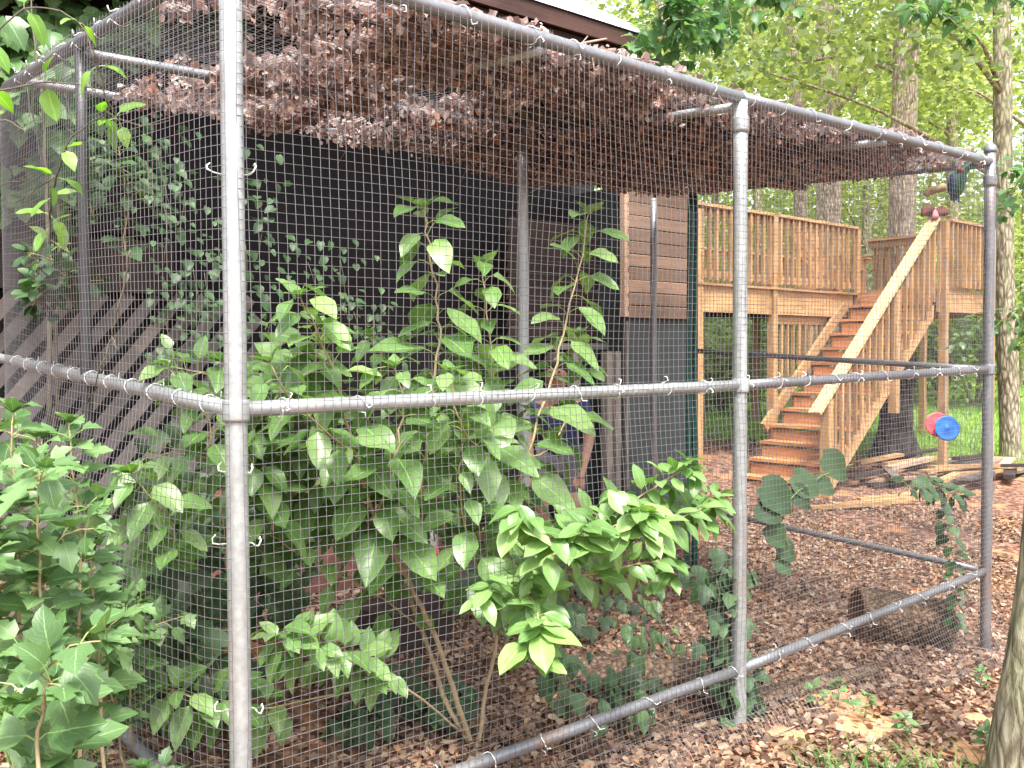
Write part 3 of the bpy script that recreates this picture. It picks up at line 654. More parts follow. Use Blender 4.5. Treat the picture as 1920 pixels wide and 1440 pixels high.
def stringer(y, th, mat='deckh'):
    top = []; bot = []
    for k in range(0, 13):
        xk = X0+k*RUN; zk = Z0+k*.18-.036; top += [(xk+.025, zk-.18+.0 if k == 0 else zk-.18), (xk+.025, zk)]
    top.append((X0+13*RUN+.02, Z0+12*.18-.036))
    n_ = len(top); low = [(x, max(g(x, y)-.05, Z0+(x-X0)/RUN*.18-.36-.02)) for x, z in top]
    vs = [(x, y-th/2, z) for x, z in top]+[(x, y-th/2, z) for x, z in low]; m_ = len(vs); vs += [(x, y+th, z) for x, _, z in vs]
    vs = vs[:m_]+[(x, y+th/2, z) for x, _, z in vs[:m_]]
    fs = []
    for i in range(n_-1):
        fs += [(i, i+1, n_+i+1, n_+i), (m_+i, m_+n_+i, m_+n_+i+1, m_+i+1), (i, m_+i, m_+i+1, i+1), (n_+i, n_+i+1, m_+n_+i+1, m_+n_+i)]
    fs += [(0, n_, m_+n_, m_), (n_-1, m_+n_-1, m_+2*n_-1, 2*n_-1)]
    mb = MB(); mb.add(vs, fs); mb.build('stringer', M[mat], stairs)
stringer(3.34, .04); stringer(4.33, .04)
sl2 = (3.203-.968)/(10.492-7.912)
B('handrail', (7.90, 3.29, .965), (10.66, 3.29, .965+2.76*sl2), .14, .038, 'cap', parent=stairs)
B('under_rail', (8.12, 3.305, .965+.22*sl2-.075), (10.66, 3.305, .965+2.76*sl2-.075), .04, .09, 'deckh', parent=stairs)
B('newel', (8.13, 3.285, -.1), (8.13, 3.285, .965+.23*sl2-.05), .10, .10, 'deck', (0, 1, 0), parent=stairs)
B('newel', (9.55, 3.29, .9), (9.55, 3.29, .965+1.65*sl2-.07), .089, .089, 'deck', (0, 1, 0), parent=stairs)
for i in range(18):
    x = 8.26+i*.137; zb = Z0+(x-X0)/RUN*.18-.10; zt = .965+(x-7.9)*sl2-.05
    o = link('baluster', BM_, stairs, loc=(x, 3.272, (zb+zt)/2)); o.scale = (1, 1, (zt-zb)/.8)
# left side rail of the stairs hugs the treads
B('side_rail', (8.55, 4.36, .049+.18*(8.55-7.78)/.2133+.03), (10.30, 4.36, .049+.18*(10.30-7.78)/.2133+.03), .05, .12, 'deckh', parent=stairs)

def lawn_chair():
    c = thing('deck_chair', 'reddish brown slatted wooden chair on the deck behind the railing', 'chair'); c.location = (0, 0, 0)
    p = PX(1547, 500, 11.4); bx, by = p.x, p.y
    for i in range(6): B('back_slat', (bx-.25+i*.1, by+.1, DZ+.28), (bx-.25+i*.1+(i-2.5)*.02, by+.34, DZ+.98), .08, .018, 'stair', (0, 1, 0), parent=c)
    for i in range(5): B('seat_slat', (bx-.28, by-.42+i*.1, DZ+.40-i*.03), (bx+.28, by-.42+i*.1, DZ+.40-i*.03), .085, .02, 'stair', parent=c)
    for s_ in (-1, 1):
        B('arm', (bx+s_*.33, by-.5, DZ+.56), (bx+s_*.33, by+.22, DZ+.56), .12, .02, 'stair', parent=c)
        B('leg', (bx+s_*.31, by-.42, DZ), (bx+s_*.31, by-.42, DZ+.55), .09, .025, 'stair', (0, 1, 0), parent=c); B('leg', (bx+s_*.29, by-.36, DZ+.30), (bx+s_*.29, by+.40, DZ+.02), .025, .12, 'stair', parent=c)
lawn_chair()

# pile of split boards under the deck
for i in range(28):
    x = random.uniform(9.3, 12.1); y = random.uniform(2.6, 3.9); L = random.uniform(.5, 1.5); a = random.gauss(.1, .35); z = g(x, y)+.03+random.uniform(0, .26)*(1-abs(x-10.8)/2.2)
    mb = MB(); d = Vector((math.cos(a), math.sin(a), random.uniform(-.08, .08)))*L/2; beam(mb, Vector((x, y, z))-d, Vector((x, y, z))+d, random.uniform(.07, .15), random.uniform(.025, .05))
    tag(mb.build('scrap_board', M[('deckh', 'siding', 'lattice', 'sidingm')[i % 4]]), 'scrap wood plank in the jumbled pile under the deck', 'plank', 'scrap planks piled under the deck')
for px, py, dx, lb in ((1640, 915, .9, 'thin loose board on the litter, middle of the three in front of the pile'), (1690, 922, 1.0, 'thin loose board lying flat on the litter in front of the pile, rightmost of three'), (1590, 902, .7, 'short loose board lying on the litter nearest the foot of the stairs')):
    p = P(px, py, 2.75); mb = MB(); z = g(p.x, p.y)+.03; beam(mb, (p.x-dx/2, p.y+.2, z), (p.x+dx/2, p.y-.25, z+.03), .07, .04)
    tag(mb.build('scrap_board', M['deckh']), lb, 'plank', 'loose boards in front of the plank pile')

# ------------------------------------------------------------ TREES
def crown_items(center, rad, n_, size, mat_key):
    return center, rad, n_, size, mat_key
def leaf_cloud(name, blobs, n_, size, mat, parent=None, label=None, cat=None, zmin=None):
    """diamond leaves clustered in small sprays spread through several ellipsoids"""
    C = []; w_ = np.array([b[3] for b in blobs], float); w_ /= w_.sum()
    ns = max(1, n_//14); idx = rng.choice(len(blobs), ns, p=w_)
    cs = np.array([b[0] for b in blobs])[idx]; rs = np.array([b[1] for b in blobs])[idx]
    d = rng.normal(size=(ns, 3)); d /= np.linalg.norm(d, axis=1)[:, None]; rr = rng.random(ns)**.45
    sp = cs+d*rs*rr[:, None]*(1+.25*rng.normal(size=(ns, 1)))
    k = 14; spread = size*3.2
    p = np.repeat(sp, k, 0)+rng.normal(size=(ns*k, 3))*spread*np.array([1, 1, .45])
    if zmin is not None: p[:, 2] = np.maximum(p[:, 2], zmin+rng.random(len(p))*.4)
    N = len(p); a = rng.normal(size=(N, 3)); a[:, 2] *= .5; a[:, 2] -= .25; a /= np.linalg.norm(a, axis=1)[:, None]
    up = rng.normal(size=(N, 3))*.7+np.array([0, 0, 1.]); b = np.cross(a, up); b /= np.linalg.norm(b, axis=1)[:, None]+1e-9
    s_ = size*rng.uniform(.6, 1.3, (N, 1)); nrm = np.cross(a, b)
    V = np.stack([p-a*s_*.5, p+b*s_*.33+nrm*s_*.08, p+a*s_*.5, p-b*s_*.33+nrm*s_*.08], 1).reshape(-1, 3)
    F = np.arange(N*4).reshape(-1, 4); Rn = np.repeat(np.clip(np.repeat(rng.random(ns), k)*.6+rng.random(N)*.4, 0, 1), 4)
    o = link(name, quadmesh(name, V, F, mat, Rn), parent, 'stuff' if (label and cat is None) else None)
    return o
def trunk_mb(pts, rads, n=14, rough=.06):
    sp = smooth_pts(pts, 8); k = len(sp); rr = np.interp(np.linspace(0, 1, k), np.linspace(0, 1, len(rads)), rads)
    mb = MB(); mb.tube(sp, list(rr), n)
    mb.v = [tuple(Vector(v)+Vector((noise.noise(Vector((v[0]*6, v[1]*6, v[2]*1.2)))*rough*rr[0], noise.noise(Vector((v[1]*6, v[0]*6, v[2]*1.2+9)))*rough*rr[0], 0))) for v in mb.v]
    return mb, sp
def tree(label, base, top, r0, r1, bark_, crown=None, leafmat_='canopy', n_=7000, size=.16, lean=None, group=None, limbs=5, name='tree', mid=None):
    t = thing(name, label, 'tree', group)
    b = Vector(base); tp = Vector(top)
    pts = [b-Vector((0, 0, .3)), b.lerp(tp, .04), b.lerp(tp, .35)+(mid or Vector((0, 0, 0))), b.lerp(tp, .7), tp]
    mb, sp = trunk_mb(pts, [r0*1.45, r0*1.08, r0, r0*.75+r1*.25, r1]); mb.build('trunk', M[bark_], t, True)
    blobs = []
    for i in range(limbs):
        f = random.uniform(.55, .98); q = sp[int(f*(len(sp)-1))]; a = random.uniform(0, 6.28); L = random.uniform(1.5, 3.5)
        e = q+Vector((math.cos(a)*L, math.sin(a)*L, random.uniform(.3, 1.6))); lb = MB()
        lb.tube(smooth_pts([q, q.lerp(e, .5)+Vector((0, 0, .2)), e], 4), [r0*.28]*4+[r0*.16]*4+[r0*.06], 7); lb.build('limb', M[bark_], t, True)
        blobs.append((tuple(e), (1.6, 1.6, 1.0), 1.))
    blobs = [(c, r_, 0, w_) for c, r_, w_ in blobs]
    if crown: blobs += [(tuple(c), r_, 0, 2.) for c, r_ in crown]
    if n_: leaf_cloud('crown', blobs, n_, size, M[leafmat_], t)
    return t
def gp(px, D):                      # ground point under image column px at distance D
    p = PD(px, 640, D); return Vector((p.x, p.y, g(p.x, p.y)))
def up_at(px, D, z): p = PD(px, 640, D); return Vector((p.x, p.y, z))
def mk(label, pxb, pxt, D, r0, r1, bk, H=14, **k):
    b = gp(pxb, D); t_ = up_at(pxt, D, H); return tree(label, b, t_, r0, r1, bk, **k)
mk('large straight pine trunk rising through the far end of the deck', 1683, 1712, 14.2, .185, .14, 'barkp', n_=5000, limbs=4, crown=[((13, 6, 12), (3, 3, 2))])
mk('thick pale pine trunk standing behind the deck railing', 1556, 1542, 17.5, .21, .15, 'barkp', n_=6000, crown=[((12, 12, 11), (3, 3, 2.5))])
mk('slimmer leaning trunk just left of the thick pale pine', 1520, 1462, 19, .13, .09, 'barkp', H=12, n_=5000)
mk('small forked trunk between the two pines over the deck', 1625, 1622, 23, .12, .05, 'barkg', H=6.5, n_=3500, size=.15)
mk('slender crooked grey tree behind the far corner post of the aviary', 1898, 1862, 13.6, .13, .09, 'barkg', H=9, n_=4000, size=.12, leafmat_='canopyd', mid=Vector((-.1, 0, 0)))
mk('thin distant tree seen above the left deck railing', 1335, 1350, 30, .12, .08, 'barkg', n_=6000)
mk('thin dark tree between the left railing and the leaning trunk', 1430, 1405, 27, .13, .09, 'barkg', n_=6000)
mk('distant tree right of the large straight pine', 1790, 1775, 28, .17, .1, 'barkp', n_=7000)
mk('distant tree at the right edge behind the crooked grey tree', 1925, 1930, 24, .16, .1, 'barkp', n_=6000)
mk('distant tree seen between the thick pine and the large straight pine', 1655, 1650, 36, .2, .12, 'barkp', n_=7000, size=.2)
mk('distant tree behind the maple branch', 1250, 1240, 26, .18, .1, 'barkp', n_=7000)
dt = thing('tree', 'flaring lower trunk of the straight pine under the deck, its shade coloured in', 'tree'); b = gp(1682, 12.9)  # foot of the pine as a separate piece, deck shade in its bark colour
mb, sp = trunk_mb([b-Vector((0, 0, .3)), b+Vector((0, 0, .05)), b+Vector((0, 0, .5)), b+Vector((.03, 0, 1.2)), Vector((b.x+.05, b.y, DZ-.05))], [.42, .36, .23, .20, .19], 18, .2); mb.build('trunk', M['barkd'], dt, True)
# understory shrubs between the trunks
US = [(1330, 24, 3.2, 'canopy', 'left of'), (1400, 20, 2.2, 'canopyd', ''), (1470, 28, 4.0, 'canopy', ''), (1590, 24, 3.4, 'canopy', ''), (1640, 30, 4.5, 'canopy', ''), (1760, 22, 3.6, 'canopy', ''), (1830, 19, 2.6, 'canopyd', ''), (1900, 26, 4.6, 'canopy', ''), (1690, 20, 1.6, 'canopyd', ''), (1350, 17, 1.2, 'canopyd', '')]
LB = ['wide yellow green sapling behind the left end of the deck railing', 'low darker bush behind the middle of the deck railing', 'tall pale sapling left of the leaning trunk', 'sunlit sapling right of the thick pale pine',
      'tall sapling behind the pale far railing', 'yellow green sapling right of the large straight pine', 'dark bush behind the right deck railing', 'tall leafy sapling at the right edge of the woods', 'low bush at the foot of the large straight pine', 'low dark bush under the left part of the deck']
for (px, D, h, mt, _), lb in zip(US, LB):
    b = gp(px, D); t = thing('sapling', lb, 'bush', 'undergrowth behind the deck'); mb = MB()
    for k in range(4):
        a = k*1.6+random.random(); e = b+Vector((math.cos(a)*h*.3, math.sin(a)*h*.3, h*random.uniform(.6, 1))); mb.tube([b-Vector((0, 0, .1)), b.lerp(e, .5)+Vector((0, 0, .2)), e], [.04, .025, .01], 6)
    mb.build('trunk', M['barkg'], t, True)
    leaf_cloud('crown', [((b.x, b.y, b.z+h*.6), (h*.45, h*.45, h*.5), 0, 1.)], int(1500+h*900), .13, M[mt], t)
# the far wood, one mass
bl = []
for i in range(90):
    D = random.uniform(30, 52); px = random.uniform(1080, 2150); p = PD(px, 640, D)
    bl.append(((p.x, p.y, random.uniform(.5, 13)), (3.2, 3.2, 2.2), 0, 1.))
for i in range(26):
    D = random.uniform(38, 52); px = random.uniform(-800, 1100); p = PD(px, 640, D); bl.append(((p.x, p.y, random.uniform(.5, 12)), (4, 4, 3), 0, 1.))
tag(leaf_cloud('woodland', bl, 60000, .30, M['canopy'], zmin=.8), 'yellow green far off woods closing the view behind the deck', 'woods', kind='stuff')
bl = []
for i in range(46):
    D = random.uniform(46, 62); px = random.uniform(1000, 2200); p = PD(px, 640, D); bl.append(((p.x, p.y, random.uniform(1, 9)), (4, 4, 3), 0, 1.))
tag(leaf_cloud('woodland', bl, 24000, .42, M['canopyd'], zmin=.5), 'deeper green edge of the woods at the greatest distance', 'woods', kind='stuff')
# near trunk at the right edge
tr = thing('tree', 'mossy tan tree trunk cut by the right edge in the foreground', 'tree')
b = gp(1925, 3.75); b = Vector((3.32, -.62, g(3.32, -.62)))
bq = PD(1935, 1400, 3.35); b = Vector((bq.x, bq.y, g(bq.x, bq.y)))
mb, sp = trunk_mb([b-Vector((0, 0, .2)), b+Vector((0, 0, .05)), b+RT*.03+Vector((0, 0, .5)), b+RT*.11+Vector((0, 0, 1.2)), b+RT*.3+Vector((0, 0, 3.2)), b+RT*.5+Vector((0, 0, 6))], [.17, .15, .118, .11, .10, .09], 22, .15); mb.build('trunk', M['barkg'], tr, True)

# lawn blades beyond the deck
def lawnpts():
    while True:
        px = random.uniform(1290, 1925); D = random.uniform(9.5, 24); p = PD(px, 640, D)
        if p.x+.9*p.y > 15.2+random.uniform(-.6, .6): return p.x, p.y
V = []; Rn = []
for i in range(16000):
    x, y = lawnpts(); z = g(x, y); a = random.uniform(0, 6.28); h = random.uniform(.05, .16); wv = .012; c, s_ = math.cos(a), math.sin(a); lx, lyy = random.uniform(-.05, .05), random.uniform(-.05, .05)
    V += [(x-c*wv, y-s_*wv, z), (x+c*wv, y+s_*wv, z), (x+lx, y+lyy, z+h)]; Rn += [random.random()]*3
tag(link('lawn', quadmesh('lawn', np.array(V), np.arange(len(V)).reshape(-1, 3), M['lawn'], np.array(Rn)), kind='stuff'), 'bright green grass growing beyond and beneath the deck', 'grass', kind='stuff')

# ------------------------------------------------------------ MAPLE BRANCHES over the view
def hanging(label, pts, D, kind, size, nsub, stemr=.012, sublen=.5, gap=.09, name='tree_branch', stem='stem', cat='branch', spread=1.):
    pl = Plant(name, label, cat, stem); sp = pl.stem([PD(px, py, D+dd) for px, py, dd in pts], stemr, .004)
    for i in range(nsub):
        f = random.uniform(.15, 1); q = sp[int(f*(len(sp)-1))]; a = random.uniform(0, 6.28)
        e = q+RT*math.cos(a)*sublen*random.uniform(.4, 1)*spread+FW*math.sin(a)*sublen*.7+Vector((0, 0, random.uniform(-.75, .15)*sublen))
        s2 = pl.stem([q, q.lerp(e, .5)+Vector((0, 0, .06)), e], .004, .0015, 3); pl.dress(s2, kind, size, gap, .1, .04, .5, .8, whorl=True)
    return pl.done()
hanging('leafy maple branch hanging over the white roof corner', [(1420, -260, 0), (1330, -120, 0), (1280, 0, 0), (1250, 60, .1), (1225, 95, 0)], 6.6, 'maple', .11, 18, sublen=.42)
hanging('maple branch with blue green leaves hanging above the middle post', [(1480, -280, .2), (1400, -100, 0), (1350, 30, 0), (1335, 105, 0)], 7.2, 'maple', .12, 14, sublen=.40)
hanging('maple twigs with dark leaves along the top edge between the pines', [(1750, -190, 0), (1600, -110, 0), (1480, -50, 0), (1400, -10, 0)], 7.5, 'maple', .12, 12, sublen=.38)
hanging('dark drooping leafy branch in the top right part over the straight pine', [(2010, -160, 0), (1880, -60, 0), (1760, 0, 0), (1700, 20, 0)], 7.2, 'maple', .11, 12, sublen=.5)
hanging('spray of fine leaves right of the far corner post', [(2090, 480, 0), (1990, 520, 0), (1910, 590, 0), (1840, 610, 0)], 7.4, 'dull', .085, 14, .008, sublen=.38, gap=.07)
hanging('leafy branch at the right edge above the far corner post', [(2080, 250, 0), (1990, 280, 0), (1920, 330, 0), (1890, 370, 0)], 7.0, 'maple', .09, 8, .01, sublen=.35, gap=.07)

# ------------------------------------------------------------ BIG SHRUB inside the pen
sh = Plant('shrub', 'large ovate leaved shrub growing inside the near bay and out through its mesh', 'shrub')
def S(pts, r0, r1=.002, k=4): return sh.stem([P(a, b, c) for a, b, c in pts], r0, r1, k)
gb = P(893, 1405, .42); base = (893, 1412, .42)
s1 = S([base, (845, 1335, .44), (790, 1180, .5), (745, 1070, .52), (690, 990, .55), (620, 900, .55), (555, 840, .5)], .011, .004)
s2 = S([base, (858, 1318, .4), (812, 1190, .4), (765, 1085, .38), (705, 970, .36), (668, 860, .34), (645, 770, .32), (612, 660, .28), (587, 600, .26), (563, 556, .24)], .012)
s3 = S([(765, 1085, .38), (790, 920, .36), (808, 770, .34), (822, 640, .32), (820, 560, .32), (803, 455, .32), (793, 392, .32)], .007)
s4 = S([base, (915, 1290, .38), (935, 1150, .32), (945, 1000, .30), (938, 880, .3), (926, 740, .3), (915, 620, .3), (905, 500, .3)], .009)
s5 = S([(945, 1000, .3), (985, 860, .3), (1035, 710, .32), (1060, 600, .34), (1090, 480, .35), (1103, 402, .35)], .006)
s6 = S([(935, 1190, .33), (955, 1110, .15), (1010, 1060, -.02), (1080, 1020, -.14), (1150, 985, -.25), (1205, 965, -.32)], .006)
s7 = S([(945, 1060, .2), (1060, 1010, .04), (1170, 950, -.06), (1240, 905, -.13), (1290, 868, -.18)], .005)
s8 = S([(940, 1150, .25), (970, 1110, .05), (1000, 1130, -.1), (1012, 1175, -.2)], .004)
s9 = S([(620, 900, .55), (540, 800, .6), (450, 730, .6), (380, 700, .65), (330, 690, .7)], .005)
s10 = S([(690, 990, .55), (560, 930, .6), (430, 870, .6), (330, 850, .7), (280, 860, .75)], .005)
s11 = S([(870, 1375, .42), (760, 1290, .36), (660, 1235, .30), (575, 1215, .26), (520, 1190, .24)], .005)
s12 = S([(760, 1290, .36), (640, 1300, .4), (480, 1330, .5), (380, 1310, .5), (310, 1290, .55)], .004)
s13 = S([(705, 970, .36), (740, 860, .2), (755, 760, .2), (740, 690, .2)], .005)
s14 = S([(668, 860, .34), (600, 800, .2), (540, 740, .15), (505, 680, .15)], .004)
s15 = S([(938, 880, .3), (880, 820, .12), (850, 760, .1), (845, 700, .1)], .004)
s16 = S([(935, 1150, .32), (880, 1020, .2), (860, 900, .15), (870, 830, .15)], .004)
s17 = S([(1010, 1060, -.02), (1090, 1080, -.1), (1180, 1060, -.12), (1250, 1050, -.12)], .004)
s18 = S([(1170, 950, -.06), (1230, 980, -.15), (1300, 960, -.16), (1345, 935, -.16)], .004)
s19 = S([(790, 1180, .5), (700, 1110, .5), (600, 1060, .55), (500, 1000, .6)], .004)
s20 = S([(985, 860, .3), (1040, 830, .3), (1090, 700, .35), (1085, 630, .35)], .004)
for s_, sz, gap, t0, tk in ((s1, .135, .055, .5, None), (s2, .17, .07, .45, 'ovateb'), (s3, .185, .085, .2, 'ovateb'), (s4, .18, .08, .5, 'ovateb'), (s5, .18, .085, .15, 'ovateb'),
                            (s9, .13, .055, .1, None), (s10, .13, .055, .1, None), (s13, .14, .06, .1, None), (s14, .14, .065, .1, 'ovateb'), (s15, .14, .06, .05, None), (s16, .14, .07, .1, None), (s19, .12, .07, .1, None), (s20, .14, .07, .2, None)):
    sh.dress(s_, 'ovate', sz, gap, t0, .05, .72, .55, tk)
for s_, sz in ((s6, .125), (s7, .11), (s8, .125), (s17, .10), (s18, .11)):
    sh.dress(s_, 'ellip', sz*.9, .036, .3 if s_ is s6 else .15, .02, .5, .8, 'ellip', whorl=True, lift=.2)
for c_, n_, sz in (((1205, 962, -.33), 9, .125), ((1095, 985, -.25), 9, .12), ((1012, 1178, -.22), 9, .13), ((975, 950, -.15), 8, .11), ((1290, 870, -.18), 7, .09), ((1160, 930, -.2), 8, .11), ((1250, 1055, -.13), 6, .10), ((1330, 930, -.17), 6, .10), ((1035, 1010, -.2), 6, .11), ((920, 1090, -.1), 6, .09), ((1000, 1080, -.12), 6, .09)):
    c = P(*c_)
    for k in range(int(n_*1.7)):
        a = k*6.283/n_+random.uniform(-.3, .3); o = (RT*math.cos(a)-FW*math.sin(a)*.8).normalized(); ld = (o+Vector((0, 0, random.uniform(-.8, .12)))).normalized()
        sh.leaf(c+Vector((0, 0, random.uniform(-.03, .02)-(.05 if k >= n_ else 0)))+RT*random.uniform(-.05, .05)*(k >= n_), ld, Vector((0, 0, 1))-FW*.35, sz*random.uniform(.65, 1.05), 'ellip', 1.05)
for s_, sz, gap in ((s11, .105, .026), (s12, .12, .035)): sh.dress(s_, 'dull', sz, gap, .5, .03, .6, .8, whorl=True)
# long bare leaves placed along twigs deeper in the bush
for i in range(36):
    px = random.uniform(300, 960); py = random.uniform(700, 1010)+abs(px-650)*.05; Y = random.uniform(.35, .9)
    q = P(px, py, Y); a = random.uniform(0, 6.28); e = q+Vector((math.cos(a)*.12, math.sin(a)*.12, .16))
    s_ = sh.stem([q-Vector((0, 0, .08)), q, e], .003, .0012, 2); sh.dress(s_, 'ovate', .12, .05, 0, .03, .8, .7)
sh.done(290)

# ------------------------------------------------------------ other plants
def bush(label, stems, kind, size, gap, r=.004, group=None, t0=.25, name='bush', droop=.45, stem='stem', tk=None, limit=285, cat='bush', pet=.03):
    pl = Plant(name, label, cat, stem, group)
    for pts in stems:
        s_ = pl.stem([P(*p) if len(p) == 3 else p for p in pts], r, .0015, 4); pl.dress(s_, kind, size, gap, t0, pet, droop, .7, tk)
        for j in range(3):
            q = s_[int(random.uniform(.35, .9)*(len(s_)-1))]; a = random.uniform(0, 6.28); L = random.uniform(.08, .2); e = q+Vector((math.cos(a)*L, math.sin(a)*L, L*.5))
            t_ = pl.stem([q, q.lerp(e, .5)+Vector((0, 0, .02)), e], .002, .001, 2); pl.dress(t_, kind, size*.85, gap, .2, pet, droop, .7, tk)
    return pl.done(limit)
# left foreground
bush('tall lobed leaved bush in the left foreground outside the mesh', [[(20, 1500, -.2), (35, 1200, -.15), (30, 960, -.1), (25, 770, -.1)], [(150, 1520, -.1), (155, 1250, -.05), (145, 980, 0), (128, 790, 0)], [(90, 1500, -.3), (80, 1250, -.3), (75, 1050, -.25), (70, 860, -.25)],
      [(200, 1500, 0), (190, 1300, .05), (175, 1130, .05), (165, 960, .1)], [(-40, 1400, -.2), (-60, 1100, -.2), (-30, 870, -.2)], [(60, 1480, .2), (70, 1200, .3), (60, 1000, .3), (80, 820, .3)]], 'lobed', .064, .042, .005, droop=.35)
bush('small lobed leaved plant with pale stem at the bottom left corner', [[(65, 1560, -.75), (72, 1400, -.72), (85, 1300, -.7), (80, 1240, -.7)], [(140, 1600, -.5), (130, 1450, -.5), (120, 1350, -.5)], [(270, 1600, .1), (265, 1500, .1), (270, 1440, .1)]], 'lobed', .075, .06, .004, droop=.3)
bush('leafy climber stem rising beside the lower end of the near corner post', [[(240, 1480, .5), (215, 1330, .45), (190, 1180, .4), (175, 1050, .35)], [(180, 1350, .45), (130, 1200, .4), (110, 1100, .4)], [(250, 1400, .5), (240, 1250, .5), (235, 1130, .45)]], 'lobed', .075, .05, .004, droop=.4)
# saplings at the upper left, outside the left mesh wall
def P2(px, py, D): return PD(px, py, D)
sa = Plant('sapling', 'slender twin stemmed sapling with bright leaves at the upper left of the aviary', 'sapling', 'stemd')
for pts, kk, lf in (([(92, 800, 4.0), (90, 560, 4.0), (88, 380, 4.0), (80, 200, 4.0), (60, 40, 4.0), (50, -80, 4.)], .012, 0), ([(106, 800, 4.05), (106, 600, 4.05), (112, 420, 4.05), (75, 290, 3.95), (60, 180, 3.9), (70, 60, 3.9)], .008, 0),
                    ([(90, 500, 3.95), (95, 400, 3.2), (105, 330, 2.9), (140, 255, 2.8), (200, 210, 2.8)], .004, 1), ([(100, 330, 2.95), (60, 360, 2.9), (30, 380, 2.9)], .003, 1),
                    ([(-60, 120, 2.7), (30, 25, 2.7), (100, 18, 2.7), (150, 45, 2.7), (175, 95, 2.7)], .003, 1), ([(-60, 180, 2.8), (20, 165, 2.8), (85, 155, 2.8), (160, 160, 2.8), (185, 180, 2.8)], .003, 1), ([(175, 95, 2.7), (190, 150, 2.75), (215, 215, 2.8), (245, 270, 2.9)], .003, 1),
                    ([(-50, 240, 2.7), (10, 225, 2.7), (50, 250, 2.7)], .003, 1), ([(200, 210, 2.85), (260, 235, 2.9), (320, 225, 2.9)], .003, 1), ([(-60, 420, 2.9), (0, 350, 2.9), (40, 340, 2.9)], .003, 1)):
    s_ = sa.stem([P2(*p) for p in pts], kk, .0015, 4)
    if lf: sa.dress(s_, 'vine', .08, .20, .15, .02, .35, .8, whorl=False, lift=.1)
sa.done()
bush('shaded compound leaved sapling in front of the lattice', [[(90, 560, 1.4), (110, 545, 1.4), (150, 530, 1.4), (195, 525, 1.4)], [(90, 540, 1.45), (70, 560, 1.4), (60, 575, 1.4)], [(95, 500, 1.5), (85, 540, 1.45), (100, 590, 1.4)], [(230, 480, 1.2), (240, 400, 1.2), (230, 320, 1.2), (220, 270, 1.2)], [(180, 420, 1.3), (160, 350, 1.3), (175, 290, 1.3)]], 'heart', .07, .05, .003, t0=0, name='sapling', cat='sapling')
sa = Plant('dead_vine', 'bare brown vine hanging slack across the left mesh', 'vine', 'stemd')
sa.stem([PX(245, 470, -.16), PX(228, 560, -.17), PX(210, 630, -.18), PX(190, 690, -.2), PX(165, 755, -.2)], .003, .0015); sa.stem([PX(210, 630, -.18), PX(222, 655, -.18)], .002, .001); sa.done()
# ivy on wall and inside
def ivy_at(label, regions, kind, size, n_, name='ivy', cat='ivy', limit=285):
    pl = Plant(name, label, cat, 'stemd')
    for (x0, y0, x1, y1, Y0, Y1, fr) in regions:
        cs = [(random.uniform(x0, x1), random.uniform(y0, y1)) for _ in range(max(3, int(n_*fr/22)))]
        for i in range(int(n_*fr)):
            c = random.choice(cs); px, py = c[0]+random.gauss(0, (x1-x0)*.11+10), c[1]+random.gauss(0, (y1-y0)*.09+12); q = P(px, py, random.uniform(Y0, Y1))
            if q.z < g(q.x, q.y)+.02: q.z = g(q.x, q.y)+random.uniform(.02, .12)
            ld = Vector((random.uniform(-.6, .6), -random.uniform(.1, .8), -random.uniform(.1, 1))); pl.leaf(q, ld, Vector((random.uniform(-.3, .3), -.7, .8)), size*random.uniform(.6, 1.3), kind)
        for c in cs:
            q = P(c[0], c[1], Y0); e = P(c[0]+random.uniform(-25, 25), c[1]+110, Y0); pl.stem([q, q.lerp(e, .5)+Vector((.02, 0, 0)), e], .002, .0015, 2)
    return pl.done(limit)
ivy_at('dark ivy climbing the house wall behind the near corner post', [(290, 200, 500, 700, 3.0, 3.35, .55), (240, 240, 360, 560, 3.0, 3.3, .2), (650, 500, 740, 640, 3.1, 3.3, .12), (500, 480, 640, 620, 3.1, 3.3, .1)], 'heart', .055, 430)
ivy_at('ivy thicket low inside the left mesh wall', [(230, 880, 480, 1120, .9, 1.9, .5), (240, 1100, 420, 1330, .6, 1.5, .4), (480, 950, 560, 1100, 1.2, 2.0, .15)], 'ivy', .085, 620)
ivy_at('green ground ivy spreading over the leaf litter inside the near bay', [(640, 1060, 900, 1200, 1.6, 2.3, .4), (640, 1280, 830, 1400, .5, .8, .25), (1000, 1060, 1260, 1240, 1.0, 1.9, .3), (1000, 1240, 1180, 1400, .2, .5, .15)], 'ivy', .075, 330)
ivy_at('leafy vine climbing the base of the middle post', [(1300, 1060, 1400, 1180, .02, .25, .5), (1310, 1160, 1395, 1330, .0, .15, .5)], 'ivy', .075, 120, 'vine', 'vine')
ivy_at('vine foliage tangle above the roof at the top left corner', [(0, 0, 240, 120, 3.0, 3.6, .5), (-50, 80, 150, 240, 2.6, 3.4, .3), (180, 0, 420, 60, 3.2, 3.7, .3), (0, 240, 160, 420, 3.0, 3.5, .2)], 'lobed', .12, 620, 'vine', 'vine')
ivy_at('small green plants below the bright branch end', [(1180, 1100, 1290, 1250, .5, .9, .5), (1150, 1290, 1230, 1330, .1, .2, .2)], 'dull', .08, 70, 'vine', 'vine')
pl = Plant('vine', 'vine with big round dull green leaves hanging right of the middle post', 'vine', 'stemg')
s_ = pl.stem([P(1600, 870, .1), P(1570, 880, .1), P(1520, 905, .1), P(1470, 950, .1), P(1475, 1010, .1), P(1480, 1060, .1)], .003, .002)
